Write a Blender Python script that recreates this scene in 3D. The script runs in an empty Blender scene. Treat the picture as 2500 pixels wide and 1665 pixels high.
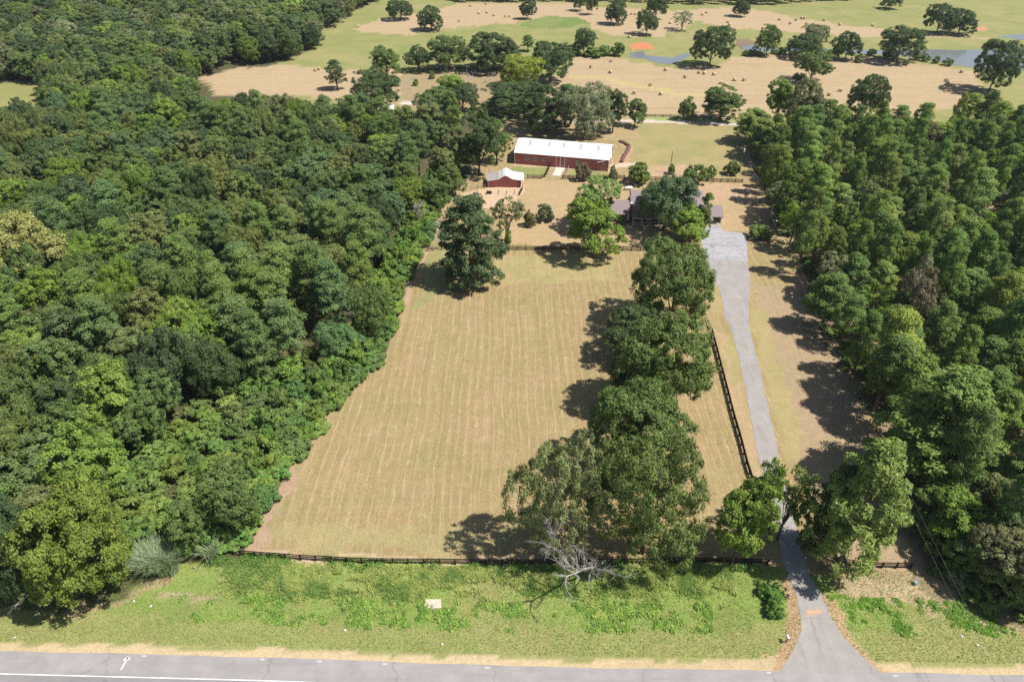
import bpy, math, random
import numpy as np
from mathutils import Vector, Matrix

# ------------------------------------------------------------------ camera, sky, sun
SC = bpy.context.scene
COL = SC.collection
CAMH, PITCH, FPX, CX, CY = 91.6, math.radians(36.2), 1667.0, 1250.0, 832.5
cam = bpy.data.cameras.new('camera')
cam.lens, cam.sensor_width, cam.sensor_fit = 24.0, 36.0, 'HORIZONTAL'
cam.clip_start, cam.clip_end = 0.5, 20000.0
cam_o = bpy.data.objects.new('camera', cam)
cam_o.location = (0, 0, CAMH)
cam_o.rotation_euler = (math.pi / 2 - PITCH, 0, 0)
COL.objects.link(cam_o)
SC.camera = cam_o

SUN_EL = math.radians(58.0)
SUN_AZ = (1.0, -0.26)                       # horizontal direction towards the sun
_n = math.hypot(*SUN_AZ)
SUN_DIR = Vector((SUN_AZ[0] / _n * math.cos(SUN_EL), SUN_AZ[1] / _n * math.cos(SUN_EL), math.sin(SUN_EL)))
world = bpy.data.worlds.new('World')
SC.world = world
world.use_nodes = True
wn = world.node_tree
for n in list(wn.nodes):
    wn.nodes.remove(n)
sky = wn.nodes.new('ShaderNodeTexSky')
sky.sky_type = 'NISHITA'
sky.sun_disc = False
sky.sun_elevation = SUN_EL
sky.sun_rotation = math.atan2(SUN_AZ[0], SUN_AZ[1])
bg = wn.nodes.new('ShaderNodeBackground')
bg.inputs[1].default_value = 0.075
wo = wn.nodes.new('ShaderNodeOutputWorld')
wn.links.new(sky.outputs[0], bg.inputs[0])
wn.links.new(bg.outputs[0], wo.inputs[0])
sun = bpy.data.lights.new('sun', 'SUN')
sun.energy = 5.0
sun.angle = math.radians(0.53)
sun.color = (1.0, 0.955, 0.88)
sun_o = bpy.data.objects.new('sun', sun)
sun_o.rotation_euler = SUN_DIR.to_track_quat('Z', 'Y').to_euler()
sun_o.location = (60, -20, 200)
COL.objects.link(sun_o)
SC.view_settings.view_transform = 'Standard'
SC.view_settings.look = 'None'
SC.view_settings.gamma = 1.0
SC.view_settings.exposure = 0.38
SC.cycles.use_denoising = False
SC.cycles.max_bounces = 5
SC.cycles.diffuse_bounces = 3
SC.cycles.transmission_bounces = 3
SC.cycles.volume_bounces = 0

# ------------------------------------------------------------------ photo pixel -> place on the ground
CP, SP = math.cos(PITCH), math.sin(PITCH)
def ray(px, py):
    u = CY - py
    return (px - CX, SP * u + CP * FPX, CP * u - SP * FPX)
def G(px, py, z=0.0):
    d = ray(px, py)
    t = (z - CAMH) / d[2]
    return (d[0] * t, d[1] * t)
def rise(py, Y):
    d = ray(CX, py)
    return CAMH + Y * d[2] / d[1]
def depth(Y, z):
    return Y * CP + (CAMH - z) * SP
def xat(px, Y, z):
    return (px - CX) * depth(Y, z) / FPX
def proj(x, y, z):
    zc = depth(y, z)
    up = y * SP + (z - CAMH) * CP
    return CX + FPX * x / zc, CY - FPX * up / zc
def zz(ox, oy, s):
    return lambda pts: [(ox + x * s, oy + y * s) for x, y in pts]
Z2 = zz(800, 0, .3652)
Z3 = zz(1640, 0, .3652)
def W(pts):
    return [G(x, y) for x, y in pts]

# ------------------------------------------------------------------ helpers
def vnoise(x, y, scale, seed=0):
    x = np.asarray(x, float) / scale + seed * 17.31
    y = np.asarray(y, float) / scale - seed * 9.73
    xi, yi = np.floor(x).astype(np.int64), np.floor(y).astype(np.int64)
    xf, yf = x - xi, y - yi
    xf, yf = xf * xf * (3 - 2 * xf), yf * yf * (3 - 2 * yf)
    def h(a, b):
        v = (a * 374761393 + b * 668265263 + seed * 1442695041) & 0x7fffffff
        v = ((v ^ (v >> 13)) * 1274126177) & 0x7fffffff
        return ((v ^ (v >> 16)) & 0xffff) / 65535.0
    a, b, c, d = h(xi, yi), h(xi + 1, yi), h(xi, yi + 1), h(xi + 1, yi + 1)
    return (a * (1 - xf) + b * xf) * (1 - yf) + (c * (1 - xf) + d * xf) * yf - .5
def inpoly(x, y, poly):
    P = np.asarray(poly, float)
    res = np.zeros(x.shape, bool)
    m = (x >= P[:, 0].min()) & (x <= P[:, 0].max()) & (y >= P[:, 1].min()) & (y <= P[:, 1].max())
    if not m.any():
        return res
    xs, ys = x[m], y[m]
    r = np.zeros(xs.shape, bool)
    j = len(P) - 1
    for i in range(len(P)):
        xi, yi, xj, yj = P[i, 0], P[i, 1], P[j, 0], P[j, 1]
        if yi != yj:
            r ^= ((yi > ys) != (yj > ys)) & (xs < (xj - xi) * (ys - yi) / (yj - yi) + xi)
        j = i
    res[m] = r
    return res
def inp1(x, y, poly):
    return bool(inpoly(np.array([x]), np.array([y]), poly)[0])
def seg_dist(x, y, pts):
    d = np.full(x.shape, 1e9)
    for (ax, ay), (bx, by) in zip(pts[:-1], pts[1:]):
        vx, vy = bx - ax, by - ay
        t = np.clip(((x - ax) * vx + (y - ay) * vy) / (vx * vx + vy * vy + 1e-9), 0, 1)
        d = np.minimum(d, np.hypot(x - ax - t * vx, y - ay - t * vy))
    return d
def tag(o, label=None, cat=None, group=None, kind=None):
    for k, v in (('label', label), ('category', cat), ('group', group), ('kind', kind)):
        if v:
            o[k] = v
    return o
def empty(name, loc=(0, 0, 0), rz=0.0):
    o = bpy.data.objects.new(name, None)
    o.empty_display_size = .5
    o.location = loc
    o.rotation_euler = (0, 0, rz)
    COL.objects.link(o)
    return o
def link(name, me, parent=None, loc=(0, 0, 0), rot=(0, 0, 0), scale=(1, 1, 1)):
    o = bpy.data.objects.new(name, me)
    o.location, o.rotation_euler, o.scale = loc, rot, scale
    COL.objects.link(o)
    if parent is not None:
        o.parent = parent
    return o
def fast_mesh(name, V, F, mat=None, tint=None, col=None, smooth=False):
    """V (n,3), F (m,k) of one face size"""
    V = np.ascontiguousarray(V, np.float32)
    F = np.ascontiguousarray(F, np.int32)
    me = bpy.data.meshes.new(name)
    m, k = F.shape
    me.vertices.add(len(V))
    me.vertices.foreach_set('co', V.ravel())
    me.loops.add(m * k)
    me.loops.foreach_set('vertex_index', F.ravel())
    me.polygons.add(m)
    me.polygons.foreach_set('loop_start', np.arange(0, m * k, k, dtype=np.int32))
    if smooth:
        me.polygons.foreach_set('use_smooth', np.ones(m, bool))
    me.update(calc_edges=True)
    if tint is not None:
        a = me.attributes.new('tint', 'FLOAT', 'POINT')
        a.data.foreach_set('value', np.ascontiguousarray(tint, np.float32))
    if col is not None:
        a = me.attributes.new('col', 'FLOAT_COLOR', 'POINT')
        c = np.ones((len(V), 4), np.float32)
        c[:, :3] = col
        a.data.foreach_set('color', c.ravel())
    if mat:
        me.materials.append(mat)
    return me

class MB:
    def __init__(self):
        self.v, self.f = [], []
    def add(self, vs, fs):
        b = len(self.v)
        self.v += [tuple(p) for p in vs]
        self.f += [tuple(b + i for i in f) for f in fs]
        return self
    def box(self, x0, x1, y0, y1, z0, z1):
        return self.add([(x0, y0, z0), (x1, y0, z0), (x1, y1, z0), (x0, y1, z0), (x0, y0, z1), (x1, y0, z1), (x1, y1, z1), (x0, y1, z1)],
                        [(0, 3, 2, 1), (4, 5, 6, 7), (0, 1, 5, 4), (1, 2, 6, 5), (2, 3, 7, 6), (3, 0, 4, 7)])
    def beam(self, a, b, w, h):
        a, b = Vector(a), Vector(b)
        d = (b - a).normalized()
        s = d.cross(Vector((0, 0, 1)))
        s = s.normalized() if s.length > 1e-4 else Vector((1, 0, 0))
        u = s.cross(d)
        s, u = s * w / 2, u * h / 2
        return self.add([a - s - u, a + s - u, a + s + u, a - s + u, b - s - u, b + s - u, b + s + u, b - s + u],
                        [(0, 1, 2, 3), (7, 6, 5, 4), (0, 4, 5, 1), (1, 5, 6, 2), (2, 6, 7, 3), (3, 7, 4, 0)])
    def tube(self, pts, radii, n=6, caps=True):
        b = len(self.v)
        prev = None
        for i, p in enumerate(pts):
            p = Vector(p)
            q = Vector(pts[min(i + 1, len(pts) - 1)]) - Vector(pts[max(i - 1, 0)])
            q.normalize()
            s = q.cross(Vector((0, 1, 0.01)) if prev is None else prev.cross(q) if False else Vector((.13, 1, .07)))
            if s.length < 1e-3:
                s = q.cross(Vector((1, 0, 0)))
            s.normalize()
            t = q.cross(s)
            for k in range(n):
                a = 2 * math.pi * k / n
                self.v.append(tuple(p + (s * math.cos(a) + t * math.sin(a)) * radii[i]))
        for i in range(len(pts) - 1):
            for k in range(n):
                self.f.append((b + i * n + k, b + i * n + (k + 1) % n, b + (i + 1) * n + (k + 1) % n, b + (i + 1) * n + k))
        if caps:
            self.f.append(tuple(b + k for k in range(n))[::-1])
            e = b + (len(pts) - 1) * n
            self.f.append(tuple(e + k for k in range(n)))
        return self
    def prism(self, prof, y0, y1):
        """profile in x,z swept along y"""
        n = len(prof)
        vs = [(x, y0, z) for x, z in prof] + [(x, y1, z) for x, z in prof]
        fs = [tuple(range(n)), tuple(range(2 * n - 1, n - 1, -1))]
        fs += [((i + 1) % n, i, n + i, n + (i + 1) % n) for i in range(n)]
        return self.add(vs, fs)
    def mesh(self, name, mat=None, smooth=False):
        me = bpy.data.meshes.new(name)
        me.from_pydata(self.v, [], self.f)
        if smooth:
            for p in me.polygons:
                p.use_smooth = True
        if mat:
            me.materials.append(mat)
        me.update()
        return me
    def build(self, name, mat, parent=None, loc=(0, 0, 0), rot=(0, 0, 0), smooth=False):
        return link(name, self.mesh(name, mat, smooth), parent, loc, rot)

# ------------------------------------------------------------------ materials
def nmat(name):
    m = bpy.data.materials.new(name)
    m.use_nodes = True
    nt = m.node_tree
    for n in list(nt.nodes):
        nt.nodes.remove(n)
    out = nt.nodes.new('ShaderNodeOutputMaterial')
    return m, nt, out
def N(nt, typ, **kw):
    n = nt.nodes.new(typ)
    for k, v in kw.items():
        if k.startswith('i_'):
            key = k[2:]
            n.inputs[int(key) if key.isdigit() else key].default_value = v
        else:
            setattr(n, k, v)
    return n
def math_n(nt, op, a, b=None, clamp=False):
    n = nt.nodes.new('ShaderNodeMath')
    n.operation, n.use_clamp = op, clamp
    for i, v in enumerate((a, b)):
        if v is None:
            continue
        if isinstance(v, (int, float)):
            n.inputs[i].default_value = v
        else:
            nt.links.new(v, n.inputs[i])
    return n.outputs[0]
def mix_c(nt, fac, a, b, mode='MIX'):
    n = nt.nodes.new('ShaderNodeMix')
    n.data_type, n.blend_type = 'RGBA', mode
    for s, v in ((n.inputs[0], fac), (n.inputs[6], a), (n.inputs[7], b)):
        if isinstance(v, (int, float)):
            s.default_value = v
        elif isinstance(v, tuple):
            s.default_value = v if len(v) == 4 else v + (1,)
        else:
            nt.links.new(v, s)
    return n.outputs[2]
def ramp(nt, fac, lo, hi):
    n = nt.nodes.new('ShaderNodeMapRange')
    n.inputs[1].default_value, n.inputs[2].default_value = lo, hi
    nt.links.new(fac, n.inputs[0])
    return n.outputs[0]
def noise(nt, vec, scale, detail=4, rough=.55, dist=0.0):
    n = N(nt, 'ShaderNodeTexNoise', i_Scale=scale, i_Detail=detail, i_Roughness=rough, i_Distortion=dist)
    if vec is not None:
        nt.links.new(vec, n.inputs['Vector'])
    return n.outputs[0]
def mapped(nt, vec, sc=(1, 1, 1), rot=(0, 0, 0)):
    n = N(nt, 'ShaderNodeMapping')
    n.inputs['Scale'].default_value = sc
    n.inputs['Rotation'].default_value = rot
    nt.links.new(vec, n.inputs['Vector'])
    return n.outputs[0]
def plain(name, col, rough=.7, var=.18, scale=3.0, metal=0.0, spec=.3, bump=0.0, streak=None, second=None, sfac=(.55, .75), bscale=None):
    m, nt, out = nmat(name)
    tc = N(nt, 'ShaderNodeTexCoord')
    v = tc.outputs['Object']
    if streak:
        v = mapped(nt, v, streak)
    f = noise(nt, v, scale, 5, .6)
    c = mix_c(nt, ramp(nt, f, .3, .7), tuple(x * (1 - var) for x in col), tuple(min(1, x * (1 + var)) for x in col))
    if second:
        f2 = noise(nt, v, scale * .45, 6, .65)
        c = mix_c(nt, ramp(nt, f2, *sfac), c, second)
    p = N(nt, 'ShaderNodeBsdfPrincipled', i_Roughness=rough, i_Metallic=metal)
    p.inputs['Specular IOR Level'].default_value = spec
    nt.links.new(c, p.inputs['Base Color'])
    if bump:
        b = N(nt, 'ShaderNodeBump', i_Strength=.6, i_Distance=bump)
        nt.links.new(noise(nt, v, bscale or scale * 4, 4), b.inputs['Height'])
        nt.links.new(b.outputs[0], p.inputs['Normal'])
    nt.links.new(p.outputs[0], out.inputs[0])
    return m

def leaf_mat(name, use_attr, transl=.28, spec=.12, rough=.55):
    m, nt, out = nmat(name)
    t = N(nt, 'ShaderNodeAttribute', attribute_name='tint')
    if use_attr:
        base = N(nt, 'ShaderNodeAttribute', attribute_name='col').outputs['Color']
    else:
        base = N(nt, 'ShaderNodeObjectInfo').outputs['Color']
    hs = N(nt, 'ShaderNodeHueSaturation')
    nt.links.new(base, hs.inputs['Color'])
    nt.links.new(math_n(nt, 'ADD', .515, math_n(nt, 'MULTIPLY', t.outputs['Fac'], -.03)), hs.inputs['Hue'])
    nt.links.new(math_n(nt, 'ADD', .72, math_n(nt, 'MULTIPLY', t.outputs['Fac'], .58)), hs.inputs['Value'])
    c = hs.outputs[0]
    p = N(nt, 'ShaderNodeBsdfPrincipled', i_Roughness=rough)
    p.inputs['Specular IOR Level'].default_value = spec
    nt.links.new(c, p.inputs['Base Color'])
    tr = N(nt, 'ShaderNodeBsdfTranslucent')
    nt.links.new(mix_c(nt, 1.0, c, (1.25, 1.3, .6, 1), 'MULTIPLY'), tr.inputs[0])
    mx = N(nt, 'ShaderNodeMixShader', i_0=transl)
    nt.links.new(p.outputs[0], mx.inputs[1])
    nt.links.new(tr.outputs[0], mx.inputs[2])
    nt.links.new(mx.outputs[0], out.inputs[0])
    return m
M_LEAF = leaf_mat('leaf', False)
M_NEEDLE = leaf_mat('needle', False, .2, .1, .6)
M_STUFF = leaf_mat('foliage_mass', True, .2)
M_GRASS = leaf_mat('grass_blade', True, .4, .05, .8)
M_BARK = plain('bark', (.10, .078, .06), .9, .35, 2.0, bump=.03, streak=(3, 3, .6))
M_PBARK = plain('pine_bark', (.17, .12, .095), .9, .35, 2.0, bump=.03, streak=(3, 3, .8))
M_DEAD = plain('dead_wood', (.34, .315, .29), .9, .3, 2.0, streak=(3, 3, .5))
# ------------------------------------------------------------------ ground
ROAD_EDGE = W([(-700, 1570), (0, 1588), (640, 1604), (1300, 1627), (1900, 1637), (2500, 1647), (3200, 1655)])
ROAD_X, ROAD_Y = np.array([p[0] for p in ROAD_EDGE]), np.array([p[1] for p in ROAD_EDGE])
def road_y(x):
    return np.interp(x, ROAD_X, ROAD_Y)
FENCE_LINE = W([(-700, 1400), (590, 1360), (740, 1369), (891, 1377), (1007, 1378), (1254, 1380), (1500, 1378), (1750, 1375), (2220, 1392), (3200, 1450)])
FX, FY = np.array([p[0] for p in FENCE_LINE]), np.array([p[1] for p in FENCE_LINE])
def gz(x, y):
    x, y = np.asarray(x, float), np.asarray(y, float)
    ry, fy = road_y(x), np.interp(x, FX, FY)
    t = (y - ry) / np.maximum(fy - ry, 1.0)
    d = -.75 * np.where((t > 0) & (t < 1), np.sin(np.pi * np.clip(t, 0, 1)) ** 1.5, 0)
    d *= np.clip((np.abs(x - 41.5) - 6.5) / 5.0, 0, 1)
    far = np.clip((y - 265) / 60.0, 0, 1)
    return d
def g1(x, y):
    return float(gz(x, y))

DRIVE_L = [(1905, 1640), (1942, 1576), (1956, 1540), (1957, 1509), (1942, 1446), (1924, 1405), (1907, 1356), (1897, 1296), (1872, 1200), (1849, 1101), (1831, 1010), (1816, 928), (1800, 860), (1785, 803), (1767, 766), (1763, 728), (1740, 675), (1723, 632)]
DRIVE_R = [(2150, 1644), (2103, 1602), (2066, 1561), (2036, 1520), (2017, 1479), (1998, 1438), (1976, 1401), (1957, 1334), (1943, 1289), (1922, 1200), (1903, 1128), (1891, 1056), (1876, 999), (1861, 924), (1848, 871), (1838, 837), (1828, 785), (1827, 739), (1833, 691), (1825, 636)]
PAD = [(1723, 634), (1711, 584), (1705, 565), (1712, 552), (1759, 550), (1765, 564), (1822, 571), (1825, 638)]
wDL, wDR = W(DRIVE_L), W(DRIVE_R)

ZONES = []      # world polygon, colour, stripe, speck, green, warp
def zone(pts, col, stripe=0, speck=.3, green=.3, warp=.8, world=False):
    ZONES.append((pts if world else W(pts), col, stripe, speck, green, warp))
TAN, HAY, GRN = (.315, .232, .118), (.405, .305, .188), (.215, .285, .075)
zone([(560, 182), (690, 150), (745, 125), (770, 75), (840, 35), (915, 0), (930, -150), (4300, -150), (4300, 340), (2450, 345), (1850, 330), (1300, 290), (900, 290), (780, 260)], (.25, .255, .095), 0, .2, .9, 4)
zone(Z2([(190, 185), (330, 130), (560, 95), (700, 60), (940, 18), (1230, 20), (1520, 22), (1900, 52), (2300, 75)]) + Z3([(130, 62), (400, 42), (600, 75), (900, 130), (1200, 175), (1600, 215), (2140, 250), (2140, 264), (1700, 247), (1300, 250), (1050, 238), (700, 215), (400, 190), (150, 140), (20, 225)]) + Z2([(2200, 252), (1850, 237), (1740, 180), (1700, 130), (1500, 105), (1300, 150), (1080, 165), (800, 190), (560, 235), (330, 225), (170, 210)]), HAY, .5, .5, .05, 4)
zone(Z2([(1620, 383), (1900, 385), (2150, 430), (2355, 480)]) + Z3([(0, 470), (330, 432), (400, 382), (700, 372), (850, 377), (1300, 392), (1600, 422), (1900, 452), (2050, 480), (2110, 520), (1950, 640), (2080, 690), (1500, 790), (400, 800), (0, 778)]) + Z2([(1560, 765), (1300, 770), (1250, 700), (1450, 640), (1500, 540), (1580, 500)]), HAY, 1, .9, .15, 3)
zone(Z2([(1600, 512), (1800, 500), (2050, 560), (2355, 600)]) + Z3([(0, 612), (330, 640), (330, 652), (0, 640)]) + Z2([(2300, 628), (2050, 585), (1800, 522), (1620, 525)]), (.44, .36, .17), .3, .5, .3, 2)
zone([(486, 190), (571, 169), (680, 158), (790, 169), (830, 176), (830, 240), (520, 232)], HAY, .6, .5, .05, 1.5)
zone(Z2([(60, 480), (300, 458), (500, 470), (500, 700), (60, 640)]), HAY, .4, .4, .1, 1.5)
zone(Z2([(480, 505), (830, 468), (1150, 480), (1170, 570), (1300, 740), (900, 760), (480, 720)]), (.31, .235, .135), .1, .15, .2, 1)
zone(Z2([(1280, 170), (1350, 135), (1500, 110), (1650, 115), (1740, 150), (1650, 182), (1400, 197)]), (.14, .21, .06), 0, .1, .5, 3)
zone(Z2([(380, 395), (560, 300), (900, 200), (1100, 170), (1080, 215), (800, 240), (600, 330), (430, 430)]), (.2, .24, .075), 0, .1, .6, 5)
zone(Z2([(2020, 290), (2150, 288), (2190, 330), (2030, 337)]), (.5, .2, .1), 0, .1, 0, 1)
zone(Z3([(2010, 190), (2100, 178), (2115, 205), (2020, 212)]), (.5, .25, .15), 0, .1, 0, 1)
zone(Z3([(400, 255), (520, 265), (600, 300), (560, 320), (450, 330), (420, 300)]), (.2, .14, .1), 0, .1, .2, 2)
zone([(-200, 170), (15, 198), (130, 216), (120, 262), (60, 265), (-200, 250)], (.25, .245, .09), 0, .2, .6, 2)
# the lot
LOT = [(585, 1352), (622, 1285), (680, 1190), (722, 1125), (750, 1055), (840, 950), (945, 860), (975, 775), (992, 700), (1022, 620), (1058, 555), (1085, 480), (1140, 445), (1150, 400), (1200, 330), (1250, 292), (1380, 282), (1800, 305), (1840, 400), (1890, 520), (1990, 700), (2060, 850), (2130, 1000), (2180, 1150), (2200, 1250), (2235, 1395), (585, 1385)]
zone(LOT, TAN, 1, .9, .55, .8)
zone([(1030, 660), (1050, 585), (1075, 540), (1130, 540), (1120, 640), (1060, 720), (1005, 760)], (.27, .255, .11), .3, .4, .7, 2)
zone([(1120, 620), (1500, 622), (1500, 690), (1120, 700)], (.36, .29, .14), .3, .8, .7, 2.5)
zone([(620, 1300), (1280, 1290), (1240, 1345), (640, 1345)], (.345, .28, .14), .15, .8, .6, 2.5)
zone([(585, 1385), (590, 1345), (700, 1352), (1000, 1366), (1400, 1366), (1400, 1385)], (.46, .34, .225), 0, .9, .05, .8)
zone([(1230, 440), (1560, 445), (1850, 450), (1880, 520), (1850, 560), (1560, 600), (1230, 600), (1220, 500)], (.405, .29, .165), .15, .6, .25, 2)
zone([(1590, 450), (1840, 455), (1850, 490), (1600, 500)], (.42, .29, .185), 0, .5, .05, 2)
zone([(1530, 300), (1790, 310), (1820, 395), (1800, 430), (1600, 425), (1530, 400)], (.325, .27, .125), .1, .4, .75, 2)
zone([(1540, 408), (1700, 405), (1720, 432), (1560, 436)], (.41, .285, .18), 0, .5, .1, 2)
zone([(1262, 406), (1340, 411), (1330, 428), (1285, 431), (1225, 420)], (.215, .25, .085), 0, .2, .5, .6)
zone([(1390, 412), (1500, 422), (1500, 434), (1390, 432)], (.27, .26, .1), 0, .2, .5, .6)
zone([(1255, 400), (1490, 414), (1490, 419), (1255, 406)], (.45, .33, .21), 0, .3, 0, .4)
zone([(1130, 475), (1190, 455), (1282, 452), (1268, 490), (1190, 510), (1130, 500)], (.49, .36, .235), 0, .5, .02, 1)
zone([(1505, 345), (1530, 350), (1548, 362), (1535, 395), (1515, 400), (1528, 365)], (.40, .255, .17), 0, .3, 0, .6)
zone([(1490, 401), (1560, 396), (1560, 404), (1492, 412)], (.52, .40, .3), 0, .3, 0, .5)
zone([(1830, 700), (1985, 700), (2060, 850), (2200, 1290), (2210, 1395), (1990, 1395), (1960, 1150), (1900, 960)], (.35, .255, .165), 0, 1.0, .3, 2.5)
zone([(1828, 760), (1870, 760), (1935, 980), (1960, 1120), (1925, 1130), (1880, 980)], (.36, .29, .14), 0, .9, .5, 1.5)
zone([(1745, 800), (1790, 830), (1850, 1100), (1900, 1300), (1850, 1300), (1800, 1050)], (.39, .285, .165), .2, .6, .25, 1)
zone([(1760, 840), (1785, 820), (1812, 930), (1795, 940)], (.34, .29, .13), 0, .6, .5, 1)
zone([(1695, 590), (1718, 600), (1770, 770), (1745, 770)], (.36, .28, .14), 0, .6, .4, 1)
zone([(575, 1365), (600, 1310), (655, 1225), (720, 1140), (740, 1150), (690, 1230), (650, 1290), (640, 1345)], (.37, .255, .18), 0, .5, .1, 1.5)
zone([(1067, 545), (1072, 562), (1040, 625), (1012, 690), (1000, 740), (985, 745), (1000, 680), (1030, 610)], (.39, .28, .18), 0, .3, .05, .5)
zone([(1230, 290), (1560, 285), (1560, 340), (1260, 340)], (.36, .27, .15), 0, .4, .3, 2)
# lane behind the lot
zone([(1290, 292), (1560, 292), (1830, 302), (1830, 309), (1560, 299), (1290, 298)], (.5, .43, .36), 0, .2, 0, .3)
zone([(1540, 285), (1830, 293), (1830, 300), (1540, 292)], (.3, .33, .12), 0, .2, .4, .4)
zone(Z2([(490, 683), (580, 680), (640, 690), (640, 702), (490, 700)]), (.55, .48, .42), 0, .1, 0, .2)
# verge
zone([(-900, 1500), (0, 1485), (200, 1485), (330, 1438), (420, 1385), (520, 1368), (585, 1376), (1250, 1384), (1900, 1380), (2210, 1420), (2340, 1490), (2480, 1535), (3200, 1560), (3200, 1700), (-900, 1640)], GRN, 0, .2, .85, 1.5)
zone([(-900, 1540), (0, 1490), (150, 1478), (330, 1440), (420, 1395), (440, 1410), (350, 1450), (230, 1480), (100, 1520), (0, 1532), (-900, 1580)], (.33, .25, .15), 0, .5, .3, 1.5)
zone([(380, 1440), (560, 1425), (540, 1440), (400, 1460)], (.33, .27, .17), 0, .5, .2, 1.5)
_x = np.linspace(-110, 110, 45)
zone([(x, road_y(x) + 6.2) for x in _x] + [(x, road_y(x) - 1) for x in _x[::-1]], (.27, .28, .105), 0, .3, .5, 1.2, True)
zone([(x, road_y(x) + 1.15) for x in _x] + [(x, road_y(x) - 1) for x in _x[::-1]], (.50, .39, .235), 0, .6, .05, .5, True)
zone([(1500, 1618), (1700, 1612), (1900, 1605), (1925, 1640), (1500, 1640)], (.47, .365, .22), 0, .6, .1, .8)
zone([(1910, 1400), (1935, 1410), (1952, 1500), (1945, 1560), (1915, 1640), (1890, 1640), (1918, 1545), (1922, 1470), (1900, 1410)], (.40, .26, .165), 0, .5, .1, .7)
zone([(1990, 1430), (2025, 1450), (2060, 1500), (2075, 1560), (2120, 1600), (2180, 1645), (2130, 1640), (2060, 1575), (2015, 1490)], (.42, .285, .175), 0, .5, .1, .7)
zone([(2040, 1400), (2200, 1410), (2340, 1490), (2500, 1530), (2500, 1550), (2330, 1510), (2180, 1470), (2040, 1445)], (.40, .30, .195), 0, .8, .1, 1.5)

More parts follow.
